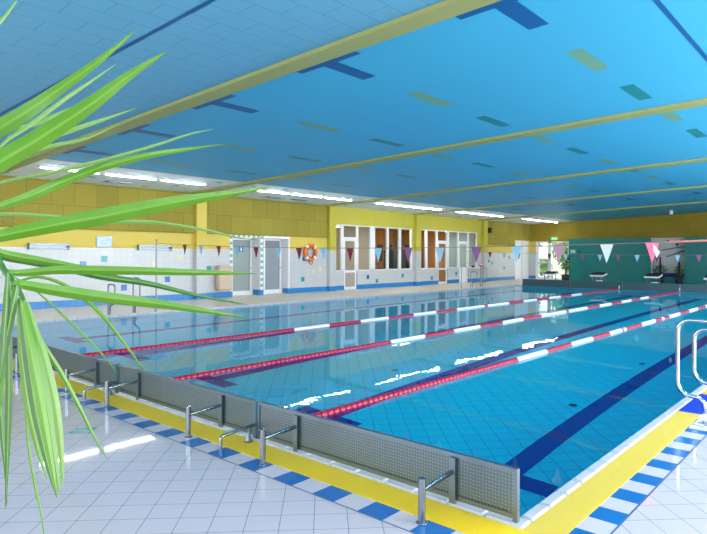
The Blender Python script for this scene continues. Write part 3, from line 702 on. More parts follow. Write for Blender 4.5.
# ---------------------------------------------------------------- stainless splash panels
PY = 3.075                                  # panel plane, standing on the coping
def splash(x1, x0, lab, sup, y=PY, side=-1, feet=True, zb=.03, sheet=None, group='steel splash panels at the near end'):
    """x0 < x1; sup: x positions of supports; side -1: deck lies towards -y"""
    t = thing('splash_panel', lab, 'splash panel', ((x0+x1)/2, y, .012), group)
    q = MB(); q.box(x0+.02, x1-.02, y-.006, y+.006, zb+.025, .295); q.build('perforated_sheet', sheet or M['perf'], t)
    q = MB(); q.box(x0, x0+.028, y-.014, y+.014, zb-.018, .315); q.box(x1-.028, x1, y-.014, y+.014, zb-.018, .315)
    q.box(x0+.028, x1-.028, y-.016, y+.016, .292, .315); q.box(x0+.028, x1-.028, y-.012, y+.012, zb, zb+.026); q.build('frame', M['steel_dull'] if sheet is None else sheet, t)
    q = MB(); n = int((x1-x0-.1)/.022) if sheet is None else 0
    for i in range(n):
        xx = x0+.05+i*.022; q.add([(xx, y-.0075, .058), (xx+.014, y-.0075, .058), (xx+.010, y-.0075, .070), (xx+.004, y-.0075, .070)], [(0, 1, 2, 3)])
    if n: q.build('drain_slot_row', M['dark'], t)
    for s in sup:
        q = MB(); q.box(s-.022, s+.022, y+side*.03-.006*(1-side) if side > 0 else y-.034, y-.0145 if side < 0 else y+.034, .014, .29); q.build('upright', M['steel_dull'], t)
        if feet:
            yb = y-.345; q = MB(); q.tube([(s, yb, .0), (s, yb, .255)], .021, 14); q.lathe([(.034, .001), (.034, .006), (.022, .009)], (s, yb, 0), n=16); q.build('support_post', M['steel'], t)
            q = MB(); q.tube([(s, yb+.015, .185), (s, y-.034, .205)], .015, 12); q.build('support_arm', M['steel'], t)
    return t
js = [-1.53, -3.85, -6.24, -8.66, -11.06, -13.46]
where = ['nearest the camera, at the pool corner', 'second from the pool corner', 'third from the pool corner', 'fourth from the pool corner, behind the palm', 'farthest left, behind the palm leaves']
for i in range(5):
    x1 = js[i] if i == 0 else js[i]-.012; x0 = js[i+1]+.012
    splash(x1, x0, 'perforated steel splash panel, '+where[i], [x1-.42, x0+.48] if i == 0 else [x1-.46, x0+.46])
for i in range(1, 5):
    x = js[i]; t = thing('grab_bar', 'low bent steel bar at the joint %s splash panels' % ['between the first and second', 'between the second and third', 'between the third and fourth', 'between the fourth and fifth'][i-1], 'grab bar', (x, 2.72, 0), 'low bars at the panel joints')
    q = MB(); q.tube([(x, 2.715, 0), (x, 2.715, .085), (x, 2.722, .098), (x, 2.74, .105), (x, 3.02, .125), (x, 3.055, .125)], .014, 10); q.build('bar', M['steel'], t)
    q = MB(); q.lathe([(.036, .004), (.030, .02), (.018, .05), (.016, .115)], (x, 2.98, 0), n=14); q.build('foot', M['steel_dull'], t)
    q = MB(); q.box(x-.011, x+.011, PY-.02, PY+.02, .012, .325); q.build('joint_bar', mat('teal_strip', (.015, .14, .19), .4), t)
# far end panels
FY = PY1-.02
M['shaded_far_sheet'] = mat('shade_darkened_steel', (.05, .11, .13), .35, metal=.4)  # same steel as the near panels; shade and teal reflection put into the colour
fj = [-13.85, -11.35, -8.9, -6.5, -4.1, -1.7]
for i in range(5):
    splash(fj[i+1]-.01, fj[i]+.01, 'far-end steel splash panel, %s' % ['leftmost, in front of the glazed door', 'second from the left, below the teal wall', 'middle one, below the tiled niche', 'second from the right edge of the picture', 'rightmost, near the far right corner'][i], [fj[i]+.5, fj[i+1]-.5], y=FY, side=1, feet=False, zb=-.075, sheet=M['shaded_far_sheet'], group='steel splash panels at the far end')

# ---------------------------------------------------------------- lane ropes
def lane_rope(x, lab, r=.042, own=None):
    t = thing('lane_rope', lab, 'lane rope', (x, PY0, WZ), 'red and white lane ropes')
    q = MB(); q.tube([(x, PY0+.03, WZ+.012), (x, PY1-.03, WZ+.012)], .006, 6); q.build('cable', M['steel_dull'], t)
    secs = [(3.28, 8.12, 0)]
    y = 8.12
    k = 1
    while y < 15.0: secs.append((y, y+1.02, k % 2)); y += 1.02; k += 1
    secs[-1] = (secs[-1][0], 15.80, 0 if secs[-1][2] == 0 else 1)
    secs.append((15.80, 15.98, 1-secs[-1][2])); 
    secs.append((15.98, 16.33, secs[-2][2]))
    y = 16.33; k = 1
    while y < 23.0: secs.append((y, y+1.02, k % 2)); y += 1.02; k += 1
    if secs[-1][2] == 0: secs[-1] = (secs[-1][0], 28.0, 0)
    else: secs.append((y, 28.0, 0))
    if own: secs = own+[q_ for q_ in secs if q_[0] > own[-1][1]-.35]; i_ = len(own); secs[i_] = (own[-1][1], secs[i_][1], secs[i_][2])
    for (a, e, c) in secs:
        q = MB(); n = max(2, round((e-a)/.085)); st = (e-a)/n
        for i in range(n):
            y0 = a+i*st; prof = [(.020, y0), (r*.86, y0+st*.06), (r, y0+st*.2), (r*.98, y0+st*.5), (r, y0+st*.8), (r*.86, y0+st*.94), (.020, y0+st)]
            q.lathe(prof, (x, 0, WZ+.012), axis='y', n=12)
        q.build('red_floats' if c == 0 else 'white_floats', M['red_plastic'] if c == 0 else M['white_float'], t)
    for yy in (PY1-.1,):
        q = MB(); q.tube([(x, 28.0, WZ+.01), (x, yy-.02, WZ+.03), (x, yy, .06), (x, PY1-.06, .14)], .02, 8); q.build('end_hook', M['white_plastic'], t)
lane_rope(-4.03, 'red and white lane rope nearest the right-hand edge of the pool', own=[(3.28, 8.02, 0), (8.02, 9.02, 1), (9.02, 10.02, 0), (10.02, 11.01, 1), (11.01, 11.94, 0), (11.94, 12.66, 1), (12.66, 12.76, 0), (12.76, 12.92, 1), (12.92, 14.02, 0), (14.02, 15.06, 1), (15.06, 15.62, 0), (15.62, 15.80, 1), (15.80, 16.30, 0)])
lane_rope(-6.50, 'red and white lane rope in the middle of the three')
lane_rope(-9.02, 'red and white lane rope farthest left, nearest the left wall')

# ---------------------------------------------------------------- ladders
def handrail_path(x_anchor, x_edge, y, h, zlow, sgn, zend=0.0):
    """sgn +1: deck lies towards +x of the edge"""
    r = .11 if sgn > 0 else .085; P = []
    P.append((x_anchor, y, 0.0)); P.append((x_anchor, y, h-r))
    for i in range(1, 7):
        a = math.pi/2*i/6; P.append((x_anchor - sgn*(r-r*math.cos(a)), y, h-r+r*math.sin(a)))
    for i in range(0, 7):
        a = math.pi/2*i/6; P.append((x_edge + sgn*(r-r*math.sin(a)), y, h-r+r*math.cos(a)))
    P.append((x_edge, y, zlow+.13))
    for i in range(1, 7):
        a = math.pi/2*i/6; P.append((x_edge + sgn*.13*(1-math.cos(a)), y, zlow+.13-.13*math.sin(a)))
    xe = x_edge+sgn*.24
    P.append((xe-sgn*.04, y, zlow-.008)); P.append((xe, y, zlow-.05)); P.append((xe+sgn*.01, y, zend))
    return P
t = thing('pool_ladder', 'stainless steel ladder handrails at the right edge of the pool', 'ladder', (-1.4, 6.8, 0))
for (y, h) in ((6.56, .88), (7.10, .74)):
    zl = .125 if y < 7 else .17
    q = MB(); q.tube(handrail_path(-1.16, -1.535 if y < 7 else -1.50, y, h, zl, 1, 0), .0205, 14); q.build('handrail', M['rail_steel'], t)
    q = MB(); q.lathe([(.04, .0025), (.04, .008), (.02, .014)], (-1.16, y, 0), n=16); q.build('flange', M['steel_dull'], t)
for z in (-.4, -.7, -1.0):
    q = MB(); q.box(PX1-.12, PX1-.02, 6.58, 7.08, z-.012, z+.012); q.build('step', M['steel_dull'], t)
for (ya, yb, h1, h2, lab) in ((6.85, 7.5, .76, .90, 'steel ladder handrails at the left edge of the pool, behind the palm leaves'), (24.0, 24.9, .74, .92, 'steel ladder handrails at the far part of the left pool edge')):
    t = thing('pool_ladder', lab, 'ladder', (PX0, (ya+yb)/2, 0), 'ladders on the left pool edge')
    for (y, h) in ((ya, h1), (yb, h2)):
        q = MB(); q.tube(handrail_path(-14.42, -14.08, y, h, .26, -1, .012), .019, 10); q.build('handrail', M['steel_dull'], t)
    for z in (-.4, -.7, -1.0):
        q = MB(); q.box(PX0+.02, PX0+.12, ya+.02, yb-.02, z-.012, z+.012); q.build('step', M['steel_dull'], t)

# ---------------------------------------------------------------- backstroke flags
M['pen_red'] = mat('dark_red_pennant', (.26, .01, .05), .6); M['pen_blue'] = mat('light_blue_pennant', (.30, .60, .75), .6)
M['pen_purple'] = mat('purple_pennant', (.27, .10, .26), .6); M['pen_pink'] = mat('pink_pennant', (.60, .24, .38), .6); M['pen_white'] = mat('white_pennant', (.74, .80, .84), .6); M['pen_hot'] = mat('crimson_pennant', (.70, .05, .14), .6)
def sag(x, xa, xb, ztop, s): u = (x-xa)/(xb-xa); return ztop - s*.65*u - s*4*u*(1-u)
def flag_line(y, xa, xb, za, s, lab):
    t = thing('flag_line', lab, 'flag line', (xa, y, za), 'backstroke flag lines')
    q = MB(); n = 40; q.tube([(xa+(xb-xa)*i/n, y, sag(xa+(xb-xa)*i/n, xa, xb, za, s)) for i in range(n+1)], .006, 6); q.build('string', mat('grey_string', (.25, .2, .2), .7), t)
    return t
def pole(x, y, h, lab):
    t = thing('flag_pole', lab, 'pole', (x, y, 0), 'flag line poles')
    q = MB(); q.tube([(x, y, 0.005), (x, y, h)], .018, 10); q.build('post', M['steel_dull'], t)
    q = MB(); q.lathe([(.05, .001), (.05, .012), (.022, .03)], (x, y, 0), n=14); q.build('base', M['steel'], t)
    q = MB(); q.lathe([(.02, h), (.024, h+.02), (.01, h+.04)], (x, y, 0), n=10); q.build('cap', M['red_plastic'], t)
pole(-14.36, 8.1, 1.86, 'thin steel flag pole with red cap at the near left pool edge'); pole(-1.0, 8.1, 1.86, 'thin steel flag pole on the right-hand deck')
pole(-14.36, 23.1, 1.80, 'thin steel flag pole at the far left pool edge'); pole(-1.0, 23.1, 1.8, 'thin steel flag pole on the far right-hand deck')
flag_line(8.1, -14.36, -1.0, 1.80, .12, 'thin flag string strung across the near part of the pool')
flag_line(23.1, -14.36, -1.0, 1.70, .11, 'thin flag string strung across the far part of the pool')
q = MB(); q.tube([(-2.05+i*.105, 8.1, sag(-2.05+i*.105, -14.36, -1.0, 1.80, .12)+.002) for i in range(10)], [.006, .011]+[.013]*7+[.008], 8)
tag(q.build('rope_wrap', mat('salmon_tape', (.72, .22, .17), .6)), 'salmon coloured sleeve wrapped round the flag string at the right', 'sleeve')
def pennant(x, y, z, w, h, m, lab, g, tw=0, bend=.01):
    q = MB(); n = 4; vs = []
    for i in range(n+1):
        f = i/n; hw = w/2*(1-f)
        for sx in (-1, 1):
            a = tw*f; dx = sx*hw*math.cos(tw); dy = sx*hw*math.sin(tw)+bend*math.sin(3*f)
            vs.append((x+dx, y+dy-.0015, z-h*f)); 
    k = len(vs)
    vs += [(p[0], p[1]+.003, p[2]) for p in vs]
    fs = []
    for i in range(n): fs += [(2*i, 2*i+1, 2*i+3, 2*i+2), (k+2*i, k+2*i+2, k+2*i+3, k+2*i+1), (2*i, 2*i+2, k+2*i+2, k+2*i), (2*i+1, k+2*i+1, k+2*i+3, 2*i+3)]
    fs.append((0, k, k+1, 1)); q.add(vs, fs)
    tag(q.build('pennant', m), lab, 'pennant', g)
near = [(-13.02, 'pen_red', 'small dark red pennant on the near flag string, above the beige bin side'), (-12.31, 'pen_blue', 'pale blue pennant on the near string, second from the left pole'), (-11.59, 'pen_red', 'dark red pennant on the near string, just above the beige bin'),
        (-10.90, 'pen_blue', 'light blue pennant on the near string, before the first frosted door'), (-10.22, 'pen_red', 'dark red pennant on the near string, between the two frosted doors'), (-9.49, 'pen_blue', 'light blue pennant on the near string, before the second frosted door'),
        (-8.85, 'pen_red', 'dark red pennant on the near string, just left of the lifebuoy'), (-8.15, 'pen_blue', 'light blue pennant on the near string, right of the lifebuoy'), (-7.45, 'pen_red', 'maroon pennant on the near string, in front of the white glazed door'),
        (-6.77, 'pen_blue', 'light blue pennant on the near string, before the wood-panelled window'), (-6.10, 'pen_purple', 'purple pennant on the near string, at the right end of the first glazed front'), (-5.45, 'pen_blue', 'light blue pennant on the near string, in front of the second glazed front'),
        (-4.77, 'pen_purple', 'purple pennant on the near string, above the far ladder'), (-4.09, 'pen_blue', 'light blue pennant on the near string, left of the white end door'), (-3.44, 'pen_pink', 'mauve pink pennant on the near string, in front of the glazed exit'),
        (-2.77, 'pen_white', 'large white pennant on the near string, in front of the teal wall'), (-2.20, 'pen_hot', 'crimson and white pennant turned sideways on the near string, by the niche')]
for x, m, lab in near:
    pennant(x, 8.1, sag(x, -14.36, -1.0, 1.80, .12)-.005, .175 if x < -2.5 else .19, .25, M[m], lab, 'pennants on the near flag string', tw=0 if x < -2.5 else .9)
q = MB(); zz = sag(-2.16, -14.36, -1, 1.8, .12); q.add([(-2.18, 8.085, zz-.02), (-2.10, 8.085, zz-.12), (-2.14, 8.085, zz-.20), (-2.18, 8.085, zz-.10), (-2.18, 8.082, zz-.02), (-2.10, 8.082, zz-.12), (-2.14, 8.082, zz-.20), (-2.18, 8.082, zz-.10)], [(0, 1, 2, 3), (7, 6, 5, 4), (0, 4, 5, 1), (1, 5, 6, 2), (2, 6, 7, 3), (3, 7, 4, 0)])
tag(q.build('pennant', M['pen_white']), 'small white pennant tip hanging against the crimson one', 'pennant', 'pennants on the near flag string')
far_l = ['before the left wall', 'left of the white end door', 'in front of the white end door', 'at the corner of the room', 'in the middle of the glazed exit', 'at the right of the glazed exit', 'above the second starting block', 'left of the big white pennant', 'right of the big white pennant', 'between the second and third starting blocks', 'beside the crimson near pennant', 'in front of the tiled niche', 'right of the tiled niche', 'near the right picture edge']
fm = ['pen_red', 'pen_blue', 'pen_red', 'pen_blue', 'pen_red', 'pen_blue', 'pen_purple', 'pen_blue', 'pen_purple', 'pen_blue', 'pen_red', 'pen_blue', 'pen_purple', 'pen_blue']
for i in range(14):
    x = -12.91+i*.68
    if i == 13: x = -4.07
    pennant(x, 23.1, sag(x, -14.36, -1.0, 1.70, .11)-.005, .18, .26, M[fm[i]], 'small %s pennant on the far flag string, %s' % ({'pen_red': 'dark red', 'pen_blue': 'light blue', 'pen_purple': 'dull purple'}[fm[i]], far_l[i]), 'pennants on the far flag string')

# ---------------------------------------------------------------- starting blocks
M['block_white'] = mat('block_white_side', (.70, .76, .80), .35); M['pad'] = mat('dark_slip_pad', (.01, .013, .03), .7)
def block(x, lab):
    y = 28.45; t = thing('starting_block', lab, 'starting block', (x, y, 0), 'starting blocks at the far end')
    q = MB(); w = .31
    vs = [(x-w, y, .52), (x+w, y, .52), (x+w, y+.6, .60), (x-w, y+.6, .60), (x-w, y, .59), (x+w, y, .59), (x+w, y+.6, .69), (x-w, y+.6, .69)]
    q.add(vs, [(0, 3, 2, 1), (4, 5, 6, 7), (0, 1, 5, 4), (1, 2, 6, 5), (2, 3, 7, 6), (3, 0, 4, 7)]); q.build('platform', M['block_white'], t)
    q = MB(); e = .015
    vs = [(x-w+e, y+e, .5935), (x+w-e, y+e, .5935), (x+w-e, y+.6-e, .6885), (x-w+e, y+.6-e, .6885)]; vs += [(p[0], p[1], p[2]+.03) for p in vs]
    q.add(vs, [(0, 3, 2, 1), (4, 5, 6, 7), (0, 1, 5, 4), (1, 2, 6, 5), (2, 3, 7, 6), (3, 0, 4, 7)]); q.build('pad', M['pad'], t)
    for sx in (-1, 1):
        for yy in (.08, .5):
            q = MB(); q.box(x+sx*.2-.02, x+sx*.2+.02, y+yy-.02, y+yy+.02, 0, .54+yy*.12); q.build('leg', M['steel_dull'], t)
    q = MB(); q.rbox(x+.05, x+.30, y-.2, y+.05, .30, .35, .01); q.build('footstep', M['block_white'], t)
    q = MB(); q.tube([(x-.2, y-.03, .51), (x-.2, y-.05, .44), (x+.2, y-.05, .44), (x+.2, y-.03, .51)], .012, 8); q.build('grab_bar', M['steel'], t)
for x, lab in ((-12.62, 'starting block in front of the glazed exit at the far left'), (-10.2, 'starting block with dark pad before the left part of the teal wall'), (-7.75, 'starting block with dark pad just left of the tiled niche'), (-5.35, 'starting block cut by the right edge of the picture')):
    block(x, lab)

# ---------------------------------------------------------------- depth tile with writing
t = thing('depth_tile', 'white deck tile with dark depth lettering beside the yellow grating', 'sign', (-1.19, 6.0, 0))
q = MB(); q.box(-1.262, -1.12, 5.80, 6.22, .0005, .005); q.build('tile', M['white_plastic'], t)
cu = bpy.data.curves.new('lettering', 'FONT'); cu.body = '1,80'; cu.size = .15; cu.extrude = .0008; cu.align_x = 'CENTER'; cu.align_y = 'CENTER'
cu.materials.append(mat('dark_lettering', (.08, .11, .18), .5))
tmp = bpy.data.objects.new('lettering_curve', cu); COL.objects.link(tmp); bpy.context.view_layer.update()
me = bpy.data.meshes.new_from_object(tmp.evaluated_get(bpy.context.evaluated_depsgraph_get())); bpy.data.objects.remove(tmp)
o = bpy.data.objects.new('lettering', me); COL.objects.link(o); o.parent = t; o.location = (0, .01, .0065); o.rotation_euler = (0, 0, math.radians(75))
# ---------------------------------------------------------------- potted plants
def leafy(t, c, z0, z1, rad, n, size, m, seed, name='foliage'):
    rnd = random.Random(seed); q = MB()
    for i in range(n):
        a = rnd.uniform(0, 2*math.pi); z = rnd.uniform(z0, z1); rr = rad*rnd.uniform(.15, 1)*(1-.5*abs((z-(z0+z1)/2)/((z1-z0)/2))**2)
        p = Vector((c[0]+rr*math.cos(a), c[1]+rr*math.sin(a), z)); d = Vector((math.cos(a), math.sin(a), rnd.uniform(-.5, .7))).normalized()
        s = d.cross(Vector((0, 0, 1))).normalized(); s = (s+Vector((rnd.uniform(-.5, .5), rnd.uniform(-.5, .5), rnd.uniform(-.5, .5)))).normalized()
        L_ = size*rnd.uniform(.7, 1.3); w = L_*.28; k = d.cross(s)*.12*L_
        q.add([p, p+d*L_*.4+s*w, p+d*L_-k, p+d*L_*.4-s*w, p+d*L_*.45+k*.6], [(0, 1, 4), (1, 2, 4), (2, 3, 4), (3, 0, 4)])
    return q.build(name, m, t)
M['leaf_dark'] = mat('dark_green_leaf', (.02, .09, .025), .4); M['leaf_mid'] = mat('mid_green_leaf', (.04, .16, .03), .45)
t = thing('potted_plant', 'leafy green plant in a dark pot in front of the glazed exit', 'plant', (-13.96, 33.9, 0))
c = (-13.96, 33.9)
q = MB(); q.lathe([(.13, .01), (.20, .02), (.24, .40), (.22, .40), (.20, .36)], (c[0], c[1], 0), n=18); q.build('pot', mat('dark_pot', (.03, .012, .02), .5), t)
q = MB(); q.tube([(c[0], c[1], .36), (c[0]+.03, c[1], .8), (c[0]-.02, c[1]+.02, 1.1), (c[0]-.06, c[1], 1.35)], .02, 8); q.tube([(c[0]+.03, c[1], .8), (c[0]+.15, c[1], 1.15)], .014, 6); q.build('stem', mat('brown_stem', (.12, .07, .03), .7), t)
leafy(t, c, .60, 1.50, .27, 110, .22, M['leaf_dark'], 3)
for (x, zt_, sz, lab, n_) in ((-9.12, 1.45, .30, 'dark potted conifer with broad lower leaves at the left of the tiled niche', 150), (-8.18, 1.18, .16, 'slim dark potted conifer at the right of the tiled niche', 90)):
    t = thing('potted_plant', lab, 'plant', (x, TY-.35, .0), 'plants by the tiled niche'); c = (x, TY-.35)
    q = MB(); q.lathe([(.12, .005), (.16, .02), (.19, .36), (.17, .36)], (x, c[1], 0), n=16); q.build('pot', M['pad'], t)
    q = MB(); rnd = random.Random(5)
    for i in range(220):
        z = .5+(zt_-.5)*i/220; a = i*2.4; rr = .09*(1-.5*(z-.5)/(zt_-.5)); p = Vector((x, c[1], z)); d = Vector((math.cos(a), math.sin(a), .9)).normalized(); s = d.cross(Vector((0, 0, 1))).normalized()
        q.add([p+s*.03, p+d*rr*1.6, p-s*.03], [(0, 1, 2)])
    q.build('conifer_twigs', mat('blackish_green', (.008, .02, .018), .6), t)
    q = MB(); q.tube([(x, c[1], .36), (x, c[1], zt_)], .05 if n_ == 90 else .045, 8); q.build('stem', M['pad'], t)
    leafy(t, c, .45, 1.0, sz, n_, .15, M['leaf_mid'], 11)

# ---------------------------------------------------------------- outdoors behind the glazed exit
b = MB(); b.box(-40, 10, EY+.21, EY+45, -.2, -.02); tag(b.build('ground', mat('lawn_green', (.34, .42, .22), .9, noise=.3, nscale=3)), kind='structure')
b = MB(); b.box(-24, -10, EY+.21, EY+8, -.02, -.002); tag(b.build('terrace', mat('pale_paving', (.74, .73, .72), .7)), kind='structure')
def tree(x, y, h, r, lab, seed, m):
    t = thing('tree', lab, 'tree', (x, y, 0), 'trees outside the glazed exit')
    q = MB(); q.tube([(x, y, -.02), (x+.05, y, h*.3), (x-.05, y, h*.6)], [.13, .1, .06], 8); q.build('trunk', mat('bark', (.13, .09, .06), .8), t)
    rnd = random.Random(seed); q = MB()
    for i in range(900):
        u = Vector((rnd.gauss(0, 1), rnd.gauss(0, 1), rnd.gauss(0, 1))).normalized()*rnd.uniform(.5, 1)
        p = Vector((x+u.x*r, y+u.y*r, h*.55+u.z*h*.42)); s = Vector((rnd.uniform(-1, 1), rnd.uniform(-1, 1), rnd.uniform(-1, 1))).normalized(); w = s.cross(Vector((.3, .5, .8))).normalized()
        L_ = rnd.uniform(.12, .24); q.add([p-s*L_, p+w*L_*.5, p+s*L_, p-w*L_*.5], [(0, 1, 2, 3)])
    q.build('crown', m, t)
gl = mat('sunlit_leaf', (.24, .38, .14), .6)
for a in ((-18.9, 46, 3.4, 1.1, 'sunlit bush seen through the left leaf of the glazed exit', 1, gl), (-17.9, 52, 3.9, 1.3, 'tall green tree seen through the middle of the glazed exit', 2, M['leaf_mid']), (-20.5, 50, 5.2, 1.6, 'tree farthest back behind the left door leaf', 3, gl), (-18.9, 41.5, 1.3, .8, 'low round bush near the terrace outside', 4, gl), (-22.5, 46, 4.2, 1.5, 'green tree at the left edge outside the door', 5, M['leaf_mid'])):
    tree(*a)

